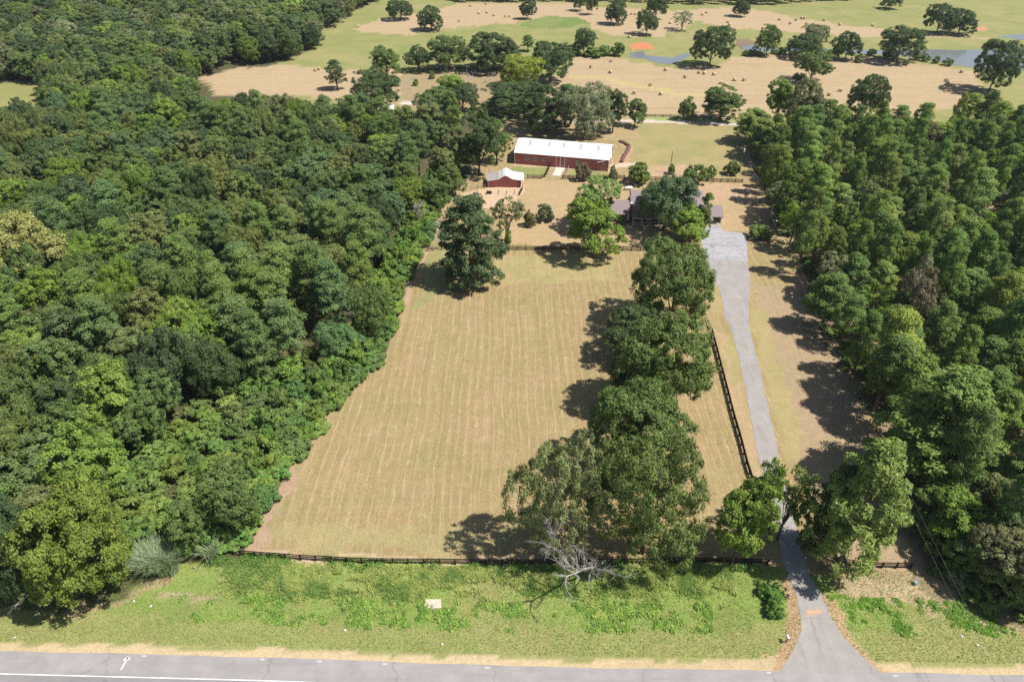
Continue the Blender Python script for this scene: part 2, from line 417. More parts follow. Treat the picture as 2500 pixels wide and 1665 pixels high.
def axis(*segs):
    a = [np.arange(s, e, d) for s, e, d in segs]
    return np.concatenate(a + [[segs[-1][1]]])
def make_ground():
    gx = axis((-5000, -700, 400), (-700, -420, 40), (-420, -140, 4), (-140, -46, 1.4), (-46, 76, .6), (76, 150, 1.4), (150, 420, 4), (420, 700, 40), (700, 5001, 400))
    gy = axis((-400, 30, 50), (30, 46, 2), (46, 200, .6), (200, 300, 1.4), (300, 520, 4), (520, 760, 12), (760, 8000, 600))
    X, Y = np.meshgrid(gx, gy)
    nx, ny = len(gx), len(gy)
    X, Y = X.ravel(), Y.ravel()
    Zv = gz(X, Y)
    n1, n2 = vnoise(X, Y, 7, 1), vnoise(X, Y, 7, 2)
    n3, n4 = vnoise(X, Y, 2.3, 3), vnoise(X, Y, 2.3, 4)
    col = np.tile(np.array([.085, .082, .042]), (len(X), 1))
    par = np.tile(np.array([0, .5, .1]), (len(X), 1))
    rw = X > 40
    col[rw] = (.27, .195, .135)
    beyond = (Y > 560)
    col[beyond] = (.10, .12, .05)
    for poly, c, st, sp, gr, wp in ZONES:
        m = inpoly(X + wp * (n1 * 1.6 + n3), Y + wp * (n2 * 1.6 + n4), poly)
        col[m] = c
        par[m] = (st, sp, gr)
    I = np.arange(nx * ny).reshape(ny, nx)
    F = np.stack([I[:-1, :-1], I[:-1, 1:], I[1:, 1:], I[1:, :-1]], -1).reshape(-1, 4)
    me = fast_mesh('ground', np.stack([X, Y, Zv], 1), F, None, None, col, True)
    a = me.attributes.new('par', 'FLOAT_COLOR', 'POINT')
    p4 = np.ones((len(X), 4), np.float32)
    p4[:, :3] = par
    a.data.foreach_set('color', p4.ravel())
    m, nt, out = nmat('ground_cover')
    geo = N(nt, 'ShaderNodeNewGeometry').outputs['Position']
    base = N(nt, 'ShaderNodeAttribute', attribute_name='col').outputs['Color']
    sep = N(nt, 'ShaderNodeSeparateColor')
    nt.links.new(N(nt, 'ShaderNodeAttribute', attribute_name='par').outputs['Color'], sep.inputs[0])
    stripe, speck, green = sep.outputs[0], sep.outputs[1], sep.outputs[2]
    big = noise(nt, geo, .11, 5, .6)
    mid = noise(nt, geo, .55, 5, .65)
    fine = noise(nt, geo, 2.6, 6, .75)
    # patches of living grass
    c = mix_c(nt, math_n(nt, 'MULTIPLY', ramp(nt, math_n(nt, 'ADD', math_n(nt, 'MULTIPLY', big, .6), math_n(nt, 'MULTIPLY', mid, .4)), .44, .66), green), base, (.19, .205, .075))
    wide = noise(nt, geo, .03, 5, .65)
    c = mix_c(nt, math_n(nt, 'MULTIPLY', math_n(nt, 'MULTIPLY', ramp(nt, wide, .48, .62), green), .55), c, (.34, .28, .14))
    c = mix_c(nt, math_n(nt, 'MULTIPLY', ramp(nt, mid, .56, .74), math_n(nt, 'MULTIPLY', speck, .5)), c, (.43, .30, .19))
    c = mix_c(nt, math_n(nt, 'MULTIPLY', ramp(nt, noise(nt, geo, .07, 6, .7), .52, .66), math_n(nt, 'MULTIPLY', stripe, .45)), c, (.37, .245, .15))
    # windrow stripes left by the mower
    warp = N(nt, 'ShaderNodeVectorMath', operation='MULTIPLY_ADD')
    nv = N(nt, 'ShaderNodeTexNoise', i_Scale=.045, i_Detail=2)
    nt.links.new(geo, nv.inputs['Vector'])
    nt.links.new(nv.outputs['Color'], warp.inputs[0])
    warp.inputs[1].default_value = (2.2, 2, 0)
    nt.links.new(geo, warp.inputs[2])
    s1 = noise(nt, mapped(nt, warp.outputs[0], (1.35, .018, 1), (0, 0, .02)), 1.0, 3, .6)
    s2 = noise(nt, mapped(nt, warp.outputs[0], (3.2, .16, 1), (0, 0, .02)), 1.0, 3, .6)
    h1 = noise(nt, mapped(nt, warp.outputs[0], (.02, .5, 1), (0, 0, .12)), 1.0, 4, .7)
    sx = N(nt, 'ShaderNodeSeparateXYZ')
    nt.links.new(geo, sx.inputs[0])
    fy_ = ramp(nt, sx.outputs[1], 262, 275)
    s1 = math_n(nt, 'ADD', math_n(nt, 'MULTIPLY', s1, math_n(nt, 'SUBTRACT', 1.0, fy_)), math_n(nt, 'MULTIPLY', h1, fy_))
    line = math_n(nt, 'MULTIPLY', ramp(nt, s1, .54, .60), ramp(nt, s2, .36, .66))
    wv = N(nt, 'ShaderNodeTexWave', wave_type='BANDS', bands_direction='X', i_Scale=.185, i_Distortion=1.6, i_Detail=3.0)
    wv.inputs['Detail Scale'].default_value = 1.6
    nt.links.new(warp.outputs[0], wv.inputs['Vector'])
    wl = math_n(nt, 'MULTIPLY', ramp(nt, wv.outputs['Fac'], .80, .98), math_n(nt, 'MULTIPLY', ramp(nt, s2, .38, .6), math_n(nt, 'SUBTRACT', 1.0, fy_)))
    line = math_n(nt, 'MAXIMUM', math_n(nt, 'MULTIPLY', line, .6), wl)
    c = mix_c(nt, math_n(nt, 'MULTIPLY', math_n(nt, 'MULTIPLY', line, stripe), .36), c, (.56, .43, .28))
    dk = math_n(nt, 'MULTIPLY', ramp(nt, s1, .46, .40), stripe)
    c = mix_c(nt, math_n(nt, 'MULTIPLY', dk, .32), c, (.24, .19, .085))
    # straw flecks, tufts
    f = math_n(nt, 'MULTIPLY', ramp(nt, noise(nt, geo, 1.5, 5, .8), .605, .68), speck)
    c = mix_c(nt, math_n(nt, 'MULTIPLY', f, .7), c, (.66, .55, .40))
    val = math_n(nt, 'ADD', .12, math_n(nt, 'ADD', math_n(nt, 'MULTIPLY', fine, 1.2), math_n(nt, 'MULTIPLY', mid, .56)))
    hs = N(nt, 'ShaderNodeHueSaturation')
    nt.links.new(c, hs.inputs['Color'])
    nt.links.new(val, hs.inputs['Value'])
    p = N(nt, 'ShaderNodeBsdfPrincipled', i_Roughness=.95)
    p.inputs['Specular IOR Level'].default_value = .08
    nt.links.new(hs.outputs[0], p.inputs['Base Color'])
    b = N(nt, 'ShaderNodeBump', i_Strength=.8, i_Distance=.10)
    nt.links.new(math_n(nt, 'ADD', fine, math_n(nt, 'MULTIPLY', mid, .8)), b.inputs['Height'])
    nt.links.new(b.outputs[0], p.inputs['Normal'])
    nt.links.new(p.outputs[0], out.inputs[0])
    me.materials.append(m)
    tag(link('ground', me), 'mown tan and green ground under lot, woods and fields', None, None, 'structure')
make_ground()

# ------------------------------------------------------------------ road, driveway, pad, pond
M_ASPH_S = plain('asphalt_shoulder', (.345, .315, .31), .9, .10, .35, bump=.01, second=(.27, .24, .235), sfac=(.6, .85), bscale=8)
M_ASPH_L = plain('asphalt_lane', (.235, .22, .225), .9, .10, .35, bump=.01, bscale=8)
def asphalt(name, col, dark, crack=.12, sx=1.0, sy=.12):
    m, nt, out = nmat(name)
    geo = N(nt, 'ShaderNodeNewGeometry').outputs['Position']
    c = mix_c(nt, ramp(nt, noise(nt, geo, .35, 6, .65), .3, .7), tuple(v * .86 for v in col), tuple(v * 1.1 for v in col))
    c = mix_c(nt, math_n(nt, 'MULTIPLY', ramp(nt, noise(nt, mapped(nt, geo, (sx, sy, 1)), 1.0, 5, .6), .5, .72), .7), c, dark)
    c = mix_c(nt, math_n(nt, 'MULTIPLY', ramp(nt, noise(nt, geo, 5.0, 3, .7), .58, .75), .35), c, tuple(v * .6 for v in col))
    vo = N(nt, 'ShaderNodeTexVoronoi', feature='DISTANCE_TO_EDGE', i_Scale=crack)
    wp = N(nt, 'ShaderNodeVectorMath', operation='MULTIPLY_ADD')
    nv = N(nt, 'ShaderNodeTexNoise', i_Scale=.6, i_Detail=4)
    nt.links.new(geo, nv.inputs['Vector'])
    nt.links.new(nv.outputs['Color'], wp.inputs[0])
    wp.inputs[1].default_value = (2.5, 2.5, 0)
    nt.links.new(geo, wp.inputs[2])
    nt.links.new(wp.outputs[0], vo.inputs['Vector'])
    c = mix_c(nt, math_n(nt, 'MULTIPLY', ramp(nt, vo.outputs['Distance'], .008, .0), .35), c, tuple(v * .5 for v in dark))
    p = N(nt, 'ShaderNodeBsdfPrincipled', i_Roughness=.9)
    p.inputs['Specular IOR Level'].default_value = .2
    nt.links.new(c, p.inputs['Base Color'])
    nt.links.new(p.outputs[0], out.inputs[0])
    return m
M_ASPH_S = asphalt('asphalt_shoulder', (.315, .295, .29), (.25, .235, .23), .045, .12, 1.0)
M_ASPH_L = asphalt('asphalt_lane', (.25, .235, .24), (.19, .18, .185), .045, .12, 1.0)
M_DRIVE = asphalt('driveway_asphalt', (.325, .303, .287), (.25, .234, .22))
M_PAINT = plain('road_paint', (.70, .70, .68), .7, .1, 3, second=(.45, .44, .43), sfac=(.55, .7))
def strip(name, a, b, z, mat, n=None, zf=None):
    v = []
    for p, q in zip(a, b):
        v += [(p[0], p[1], z), (q[0], q[1], z)]
    f = [(2 * i, 2 * i + 1, 2 * i + 3, 2 * i + 2) for i in range(len(a) - 1)]
    mb = MB()
    mb.v, mb.f = v, f
    return mb.build(name, mat)
def resample(pts, n):
    P = np.array(pts)
    s = np.concatenate([[0], np.cumsum(np.hypot(*np.diff(P, axis=0).T))])
    t = np.linspace(0, s[-1], n)
    return list(zip(np.interp(t, s, P[:, 0]), np.interp(t, s, P[:, 1])))
_x = np.linspace(-160, 160, 81)
_y = [float(road_y(x)) + .10 * math.sin(x * 1.7) * math.sin(x * .37) for x in _x]
tag(strip('road_shoulder', list(zip(_x, [y - 3.15 for y in _y])), list(zip(_x, _y)), .012, M_ASPH_S), 'pale grey asphalt road shoulder beside dry verge', None, None, 'structure')
tag(strip('road_lane', [(x, road_y(x) - 16) for x in _x], [(x, road_y(x) - 3.10) for x in _x], .016, M_ASPH_L), 'darker asphalt traffic lane beyond white edge line', None, None, 'structure')
tag(strip('road_edge_line', [(x, road_y(x) - 3.32) for x in _x], [(x, road_y(x) - 3.16) for x in _x], .021, M_PAINT), 'white painted edge line along the road', None, None, 'structure')
def mark(name, polys, label, z=.024):
    mb = MB()
    for pts in polys:
        q = W(pts)
        mb.add([(x, y, z) for x, y in q], [tuple(range(len(q)))])
    tag(mb.build(name, M_PAINT), label, None, None, 'structure')
mark('painted_arrow', [[(293.5, 1634.5), (296.5, 1635), (313, 1606), (310, 1605)], [(315, 1600.5), (300, 1610), (302, 1613), (313, 1607)], [(315, 1600.5), (318, 1610), (314.5, 1610), (311, 1605)]], 'thin white arrow sprayed on the road shoulder')
for q, (x, y) in enumerate([(352, 1601), (641, 1609), (780, 1614), (940, 1620), (1190, 1629), (1878, 1641), (2187, 1649)]):
    mark('survey_mark', [[(x - 6, y - 1.6), (x + 6, y - 1.2), (x + 6, y - .2), (x - 6, y - .6)], [(x - 6, y + .8), (x + 5, y + 1.2), (x + 5, y + 2.2), (x - 6, y + 1.8)]], 'small white survey dashes sprayed at the shoulder edge')

L_, R_ = resample(wDL, 260), resample(wDR, 260)
L_ = [(x + .3 * float(vnoise(x, y, 1.3, 41)) + .18 * float(vnoise(x, y, .5, 43)), y) for x, y in L_]
R_ = [(x + .3 * float(vnoise(x, y, 1.3, 42)) + .18 * float(vnoise(x, y, .5, 44)), y) for x, y in R_]
tag(strip('driveway', L_, R_, .030, M_DRIVE), 'long narrow grey asphalt driveway from road to parking pad', None, None, 'structure')
def pad_mat():
    m, nt, out = nmat('parking_pad')
    geo = N(nt, 'ShaderNodeNewGeometry').outputs['Position']
    c = mix_c(nt, noise(nt, geo, .5, 5, .65), (.29, .285, .305), (.43, .415, .425))
    st = noise(nt, mapped(nt, geo, (.12, .8, 1), (0, 0, .15)), 1.0, 6, .7, .6)
    c = mix_c(nt, ramp(nt, st, .54, .60), c, (.27, .27, .30))
    vo = N(nt, 'ShaderNodeTexVoronoi', feature='DISTANCE_TO_EDGE', i_Scale=.33)
    nt.links.new(mapped(nt, geo, (1, .7, 1)), vo.inputs['Vector'])
    c = mix_c(nt, ramp(nt, vo.outputs['Distance'], .022, .0), c, (.17, .17, .185))
    p = N(nt, 'ShaderNodeBsdfPrincipled', i_Roughness=.9)
    nt.links.new(c, p.inputs['Base Color'])
    nt.links.new(p.outputs[0], out.inputs[0])
    return m
mb = MB()
q = W(PAD)
mb.add([(x, y, .036) for x, y in q], [tuple(range(len(q)))[::-1]])
mb.add([(x, y, -.1) for x, y in q], [])
mb.f += [(i, (i + 1) % len(q), len(q) + (i + 1) % len(q), len(q) + i) for i in range(len(q))]
tag(mb.build('parking_pad', pad_mat()), 'bluish grey cracked parking pad at the end of the driveway', None, None, 'structure')
M_SAND = plain('orange_sand', (.46, .30, .20), .95, .25, 1.5)
mb = MB()
q = [(x + .5 * float(vnoise(x, y, .45, 51)), y + .5 * float(vnoise(x, y, .45, 52))) for x, y in resample(W([(1968, 1492), (1985, 1489), (2010, 1490), (2007, 1498), (1985, 1500), (1975, 1508), (1969, 1507), (1968, 1493)]), 44)]
mb.add([(x, y, .036) for x, y in q], [tuple(range(len(q)))])
tag(mb.build('sand_patch', M_SAND), 'patch of orange sand washed across the driveway', None, None, 'structure')

def water_mat():
    m, nt, out = nmat('pond_water')
    geo = N(nt, 'ShaderNodeNewGeometry').outputs['Position']
    p = N(nt, 'ShaderNodeBsdfPrincipled', i_Roughness=.12)
    p.inputs['Base Color'].default_value = (.19, .205, .21, 1)
    b = N(nt, 'ShaderNodeBump', i_Strength=.25, i_Distance=.05)
    nt.links.new(noise(nt, geo, .8, 4), b.inputs['Height'])
    nt.links.new(b.outputs[0], p.inputs['Normal'])
    nt.links.new(p.outputs[0], out.inputs[0])
    return m
M_WATER = water_mat()
def pond(pts, label):
    q = W(pts)
    q2 = []
    for i in range(len(q)):
        a, b = q[i], q[(i + 1) % len(q)]
        n = max(1, int(math.hypot(b[0] - a[0], b[1] - a[1]) / 3))
        for k in range(n):
            t = k / n
            x, y = a[0] + (b[0] - a[0]) * t, a[1] + (b[1] - a[1]) * t
            q2.append((x + 2.2 * float(vnoise(x, y, 5, 8)), y + 2.2 * float(vnoise(x, y, 5, 9))))
    mb = MB()
    mb.add([(x, y, .05) for x, y in q2], [tuple(range(len(q2)))])
    o = mb.build('pond', M_WATER)
    if o.data.polygons[0].normal.z < 0:
        o.data.flip_normals()
    tag(o, label, None, None, 'structure')
pond(Z3([(480, 312), (560, 302), (600, 322), (780, 325), (1000, 330), (1280, 335), (1520, 337), (2100, 335), (2200, 330), (2700, 330), (2700, 470), (2150, 472), (2060, 455), (1900, 440), (1750, 410), (1590, 385), (1450, 370), (1280, 363), (1100, 350), (800, 345), (600, 350), (490, 340)]), 'long grey-blue pond between hay fields')
pond(Z3([(2160, 246), (2300, 232), (2700, 225), (2700, 300), (2355, 272), (2250, 256)]), 'narrow pond arm beyond the grassy bank')
pond(Z2([(2015, 352), (2110, 343), (2125, 372), (2300, 388), (2355, 370), (2420, 350), (2410, 390), (2290, 432), (2210, 425), (2110, 395), (2020, 388)]), 'small shallow pool at the pond head with brown mud banks')
# ------------------------------------------------------------------ foliage builders
def unit(a):
    return a / np.maximum(np.linalg.norm(a, axis=-1, keepdims=True), 1e-9)
def leaf_quads(C, Nn, L, Wd, rng, fold=.25):
    n = len(C)
    r = unit(rng.normal(size=(n, 3)))
    U = unit(np.cross(Nn, r))
    Vv = np.cross(Nn, U)
    L, Wd = np.broadcast_to(L, n)[:, None], np.broadcast_to(Wd, n)[:, None]
    V = np.empty((n, 4, 3))
    V[:, 0] = C - U * L
    V[:, 1] = C + Vv * Wd - Nn * Wd * fold
    V[:, 2] = C + U * L
    V[:, 3] = C - Vv * Wd - Nn * Wd * fold
    return V.reshape(-1, 3), np.arange(4 * n).reshape(n, 4)
def broad_points(rng, R, H, zb, nclump, nleaf, lobes=9, rc=(.15, .24), spread=.75, flat=1.0, droop=0.0, upbias=.35):
    """leaf centres, normals, per-clump tint for a lobed broadleaf crown between zb and H"""
    zc, rz = (zb + H) / 2, (H - zb) / 2
    lob = [np.array([0, 0, zc + rz * .48])]
    rad = [R * .5]
    for i in range(lobes):
        a = 2 * math.pi * (i * .618 + rng.uniform(-.1, .1))
        el = rng.uniform(-.75, .95)
        k = rng.uniform(.5, .84)
        d = np.array([math.cos(a) * math.cos(el) * R * k, math.sin(a) * math.cos(el) * R * k, math.sin(el) * rz * k * 1.1])
        lob.append(np.array([0, 0, zc]) + d)
        rad.append(R * rng.uniform(.25, .48))
    lob, rad = np.array(lob), np.array(rad)
    ax = np.array([1, 1, min(1.25, rz / R) * flat])
    cc, oo = [], []
    tries = 0
    while len(cc) < nclump and tries < nclump * 30:
        tries += 1
        j = rng.integers(len(lob))
        d = unit(rng.normal(size=3) + np.array([0, 0, upbias]))
        c = lob[j] + d * rad[j] * ax * rng.uniform(.82, 1.05)
        q = np.linalg.norm((c - lob) / ax, axis=1) / rad
        q[j] = 9
        if q.min() < .72 or c[2] < zb - .1 * R:
            continue
        cc.append(c)
        oo.append(d)
    cc, oo = np.array(cc), np.array(oo)
    n = len(cc)
    rcl = R * rng.uniform(rc[0], rc[1], n)
    idx = np.repeat(np.arange(n), nleaf)
    o = oo[idx]
    d = unit(o * .8 + rng.normal(size=(len(idx), 3)) * spread)
    P = cc[idx] + d * (rcl[idx] * rng.uniform(.35, 1.0, len(idx)))[:, None] * np.array([1, 1, .8])
    if droop:
        P[:, 2] -= droop * rng.uniform(0, 1, len(idx)) ** 2 * R * .35
    Nn = unit(d * .55 + o * .45 + np.array([0, 0, .15]) + rng.normal(size=(len(idx), 3)) * .45)
    t = np.clip(rng.normal(.45, .2, n), 0, 1)[idx] * .75 + rng.uniform(0, .25, len(idx))
    return P, Nn, t, lob
def pine_points(rng, R, H, zb, nclump, nleaf, top=.45, rc=(.8, 1.25)):
    cc, oo = [], []
    z = zb
    ga = rng.uniform(0, 6.28)
    while len(cc) < nclump:
        k = (len(cc) + rng.uniform(0, 1)) / nclump
        zf = k
        prof = (math.sin(math.pi * min(1, (.16 + .84 * zf) ** .8)) ** .6) * (1 - .2 * zf) if zf < .97 else .2
        prof = max(prof, .22)
        ga += 2.399 + rng.uniform(-.35, .35)
        r = R * prof * rng.uniform(.72, 1.2) * math.sqrt(rng.uniform(.15, 1.0))
        zz_ = zb + (H - zb) * zf + rng.uniform(-1.3, 1.0) + r * .10
        c = np.array([math.cos(ga) * r, math.sin(ga) * r, min(zz_, H - .5)])
        cc.append(c)
        oo.append(unit(np.array([math.cos(ga) * r / R, math.sin(ga) * r / R, .75])))
    cc, oo = np.array(cc), np.array(oo)
    n = len(cc)
    rcl = rng.uniform(rc[0], rc[1], n)
    idx = np.repeat(np.arange(n), nleaf)
    o = oo[idx]
    d = unit(o * .75 + rng.normal(size=(len(idx), 3)) * .75)
    P = cc[idx] + d * (rcl[idx] * rng.uniform(.45, 1.0, len(idx)))[:, None] * np.array([1, 1, .78])
    Nn = unit(d * .75 + np.array([0, 0, .25]) + rng.normal(size=(len(idx), 3)) * .45)
    t = np.clip(rng.normal(.45, .18, n), 0, 1)[idx] * .7 + rng.uniform(0, .3, len(idx))
    return P, Nn, t, cc
def crown_mesh(name, P, Nn, t, L, Wd, rng, mat):
    s = rng.uniform(.75, 1.25, len(P))
    V, F = leaf_quads(P, Nn, L * s, Wd * s, rng)
    return fast_mesh(name, V, F, mat, np.repeat(t, 4))
def trunk_mesh(name, H, zb, lob, rng, r0, mat, nlimb=7, ztop=.8):
    mb = MB()
    k = 5
    pts = [(rng.uniform(-.12, .12) * i, rng.uniform(-.12, .12) * i, -.4 + (H * ztop + .4) * i / k) for i in range(k + 1)]
    mb.tube(pts, [r0 * (1.25 if i == 0 else 1 - .78 * i / k) for i in range(k + 1)], 7)
    for q in range(min(nlimb, len(lob))):
        e = lob[q]
        z0 = max(zb * rng.uniform(.55, .95), H * .15)
        m = (e[0] * .45, e[1] * .45, z0 + (e[2] - z0) * .6)
        mb.tube([(0, 0, z0), m, tuple(e)], [r0 * .45, r0 * .3, r0 * .1], 5)
    return mb.mesh(name, mat, True)

PROTO = {}
def proto(key, kind, seed, R, H, zb, ncl, nlf, L, Wd, **kw):
    rng = np.random.default_rng(seed)
    if kind == 'pine':
        P, Nn, t, lob = pine_points(rng, R, H, zb, ncl, nlf, **kw)
        tr = trunk_mesh(key + '_trunk', H, zb, lob[::max(1, len(lob) // 14)], rng, .027 * H * .62, M_PBARK, 12, .93)
        cm = crown_mesh(key + '_crown', P, Nn, t, L, Wd, rng, M_NEEDLE)
    else:
        P, Nn, t, lob = broad_points(rng, R, H, zb, ncl, nlf, **kw)
        tr = trunk_mesh(key + '_trunk', H, zb, lob, rng, .034 * H * .62, M_BARK, 8, .7)
        cm = crown_mesh(key + '_crown', P, Nn, t, L, Wd, rng, M_LEAF)
    PROTO[key] = (tr, cm, R, H)
for i in range(4):      # big open-grown oaks
    proto('great_oak%d' % i, 'broad', 10 + i, 9.0, 17.0, 1.3, 560, 76, .215, .14, lobes=19, rc=(.085, .165), spread=.75)
for i in range(2):      # open olive oaks with gaps
    proto('olive_oak%d' % i, 'broad', 20 + i, 9.0, 17.0, .8, 400, 84, .19, .11, lobes=26, rc=(.07, .15), spread=.95, upbias=.2)
for i in range(6):      # broadleaf wood trees
    proto('broadleaf%d' % i, 'broad', 30 + i, 5.0, 15.0, 2.6, 240, 80, .20, .13, lobes=12, rc=(.14, .23))
for i in range(5):
    proto('pine%d' % i, 'pine', 50 + i, 3.9, 19.0, 7.5 - i * .7, 68 + 7 * i, 150, .24, .085, rc=(1.0, 1.55))
for i in range(2):      # fine, feathery crowns
    proto('feathery%d' % i, 'broad', 60 + i, 6.5, 14.0, 2.5, 330, 84, .22, .10, lobes=13, rc=(.11, .19), spread=.95, droop=.5)
for i in range(2):      # thin grey crowns
    proto('thin%d' % i, 'broad', 70 + i, 4.5, 12.0, 3.5, 95, 38, .24, .12, lobes=11, rc=(.12, .22), spread=1.0)
for i in range(4):
    proto('shrub%d' % i, 'broad', 80 + i, 2.2, 3.6, .15, 95, 54, .17, .11, lobes=8, rc=(.18, .3))
proto('lowpine0', 'pine', 95, 5.4, 20.0, 1.6, 190, 100, .30, .11, rc=(.9, 1.4))
proto('lowpine1', 'pine', 96, 5.6, 20.0, 3.0, 170, 100, .30, .11, rc=(.9, 1.4))
proto('cedar0', 'pine', 90, 1.9, 9.0, .5, 70, 80, .22, .09, rc=(.55, .85))

OLIVE, OAK, DARK, LIME, YEL, MOSS, PINE, BLUEG, GREY = (.112, .127, .053), (.084, .112, .043), (.056, .078, .038), (.122, .165, .040), (.165, .182, .038), (.098, .131, .043), (.086, .121, .050), (.073, .106, .056), (.13, .137, .080)
LEAFK = np.array([1.92, 2.0, 1.66])
TRNG = random.Random(4)
def jit(c, a=.14):
    k = 1 + TRNG.uniform(-a, a)
    return (c[0] * k * (1 + TRNG.uniform(-a, a) * .6), c[1] * k, c[2] * k * (1 + TRNG.uniform(-a, a)), 1)
def put_tree(key, name, x, y, h, R, col, label, cat='tree', group=None, rz=None, bare_trunk=False):
    tr, cm, R0, H0 = PROTO[key]
    e = empty(name, (x, y, g1(x, y)), TRNG.uniform(0, 6.28) if rz is None else rz)
    tag(e, label, cat, group)
    sc = (R / R0, R / R0, h / H0)
    sx = TRNG.uniform(.93, 1.08)
    sc = (sc[0] * sx, sc[1] / sx, sc[2])
    t = link('trunk', tr, e, scale=sc)
    c = link('crown', cm, e, scale=sc)
    c.color = tuple(float(v * k_) for v, k_ in zip(jit(col, .06)[:3], LEAFK)) + (1,)
    return e
def tree_px(key, name, xc, yb, yt, w, col, label, group=None, cat='tree', dy=.97):
    Y = G(xc, yb)[1]
    h = max(1.0, rise(yt, Y) * dy)
    zm = .55 * h
    X = xat(xc, Y, zm)
    R = w * depth(Y, zm) / FPX / 2
    return put_tree(key, name, X, Y, h, R, col, label, cat, group)

# ---- trees of the lot, one by one
tree_px('olive_oak0', 'oak_tree', 1355, 1352, 1062, 204, (.152, .160, .088), 'olive oak beside the bleached dead snag at the front board fence')
tree_px('olive_oak1', 'oak_tree', 1594, 1350, 1042, 262, (.098, .122, .050), 'broad olive oak by the front board fence, between the snag and the gate oak')
tree_px('great_oak2', 'oak_tree', 1562, 1150, 960, 228, OAK, 'oak in the middle of the paddock row, just behind the two olive front oaks')
tree_px('great_oak0', 'oak_tree', 1612, 1000, 782, 214, OAK, 'tallest domed oak of the row beside the driveway board fence')
tree_px('great_oak2', 'oak_tree', 1545, 985, 830, 110, DARK, 'smaller dark oak pressed against the tallest domed oak')
tree_px('great_oak1', 'oak_tree', 1562, 872, 757, 165, DARK, 'grey-green low oak tucked behind the tallest domed oak')
tree_px('great_oak0', 'oak_tree', 1650, 802, 597, 196, OAK, 'oak leaning over the driveway nearest the parking pad')
tree_px('broadleaf2', 'oak_tree', 1815, 1378, 1190, 138, LIME, 'bright green oak with clumpy crown at the driveway gate')
tree_px('broadleaf5', 'oak_tree', 1858, 1342, 1116, 84, LIME, 'taller slim green oak just behind the bright gate oak')
tree_px('thin0', 'young_oak', 1932, 1316, 1135, 112, MOSS, 'thin-crowned tree whose branches hang over the driveway')
tree_px('lowpine1', 'pine_tree', 2110, 1392, 1082, 205, (.13, .16, .05), 'yellow-green pine with low branches beside the driveway wing fence')
tree_px('lowpine0', 'pine_tree', 2040, 1350, 1130, 110, DARK, 'dark pine crowded behind the yellow-green pine by the gate')
tree_px('lowpine0', 'pine_tree', 1148, 688, 474, 168, DARK, 'lone dense dark pine standing in the mown paddock')
tree_px('thin1', 'thin_tree', 1238, 598, 472, 78, GREY, 'sparse grey tree with ivy on its trunk at the paddock fence end')
tree_px('broadleaf0', 'sweetgum_tree', 1450, 628, 487, 132, LIME, 'large light green tree growing over the paddock cross fence')
tree_px('broadleaf3', 'sweetgum_tree', 1460, 560, 432, 98, (.12, .165, .06), 'pale green round tree behind the one over the cross fence')
tree_px('feathery0', 'live_oak_tree', 1630, 562, 426, 152, (.068, .098, .058), 'feathery dark grey-green tree covering the front of the house')
tree_px('broadleaf1', 'young_tree', 1672, 592, 500, 98, LIME, 'bright yellow-green young tree in front of the house')
tree_px('cedar0', 'cedar_tree', 1722, 578, 468, 36, MOSS, 'narrow pointed cedar beside the carport roof')
tree_px('broadleaf4', 'oak_tree', 1168, 428, 262, 100, DARK, 'tall dark tree behind the small red shed')
tree_px('broadleaf5', 'oak_tree', 1212, 400, 290, 62, OAK, 'leafy tree between the shed and the end of the white-roofed barn')
tree_px('great_oak1', 'oak_tree', 1335, 322, 208, 130, DARK, 'dark spreading tree standing behind the barn')
tree_px('pine0', 'pine_tree', 1382, 310, 204, 70, (.06, .10, .05), 'dark upright pine at the back fence behind the barn')
tree_px('feathery1', 'willow_tree', 1432, 338, 218, 128, (.12, .135, .09), 'large greyish willow behind the white barn roof')
tree_px('broadleaf3', 'oak_tree', 1500, 322, 216, 58, DARK, 'dark upright tree next to the greyish willow')
tree_px('broadleaf1', 'oak_tree', 1553, 310, 240, 48, OAK, 'small tree at the back fence right of the upright dark tree')
tree_px('lowpine1', 'pine_tree', 2305, 1188, 905, 255, (.10, .142, .046), 'huge pine with spreading layered crown at the road end of the pine wood')
for i, (a_, b_, t_, w_, c_) in enumerate([(1102, 480, 400, 62, OAK), (1082, 448, 360, 66, OLIVE), (1118, 425, 335, 60, MOSS), (1060, 520, 440, 64, OAK)]):
    tree_px('broadleaf%d' % (i + 1), 'broadleaf_tree', a_, b_, t_, w_, c_, ('mid-green tree at the wood edge beside the shed pen', 'olive tree at the wood edge beside the shed pen', 'moss-green tree at the wood edge behind the shed pen', 'mid-green tree at the narrow top corner of the paddock')[i])
# ---- trees round the burial ground and in the hay fields
def zt(zf, key, name, x, yb, yt, w, col, label, group=None):
    (X1, Y1), (X2, Y2) = zf([(x, yb), (x, yt)])
    return tree_px(key, name, X1, Y1, Y2, w * .3652, col, label, group)
FT = 'scattered field oaks'
zt(Z2, 'great_oak0', 'field_oak', 485, 135, 0, 165, DARK, 'field oak on the upper hay field nearest the orange track')
zt(Z2, 'great_oak1', 'field_oak', 690, 205, 40, 180, DARK, 'leaning field oak at the lower edge of the upper hay field, near the orange track')
zt(Z2, 'great_oak2', 'field_oak', 1340, 130, 5, 105, DARK, 'slim field oak at the edge of the bright green hummock')
for x, yb, yt, w in ((1690, 75, -40, 90), (1770, 100, -40, 80)):
    zt(Z2, 'great_oak3', 'field_oak', x, yb, yt, w, DARK, 'one of two small field oaks at the far plantation edge', 'small far field oaks')
zt(Z2, 'great_oak1', 'field_oak', 1935, 165, 0, 150, DARK, 'field oak on the bare tan knoll below the far plantation')
zt(Z2, 'feathery0', 'field_oak', 2140, 235, 75, 150, DARK, 'low wide field oak above the orange soil bank')
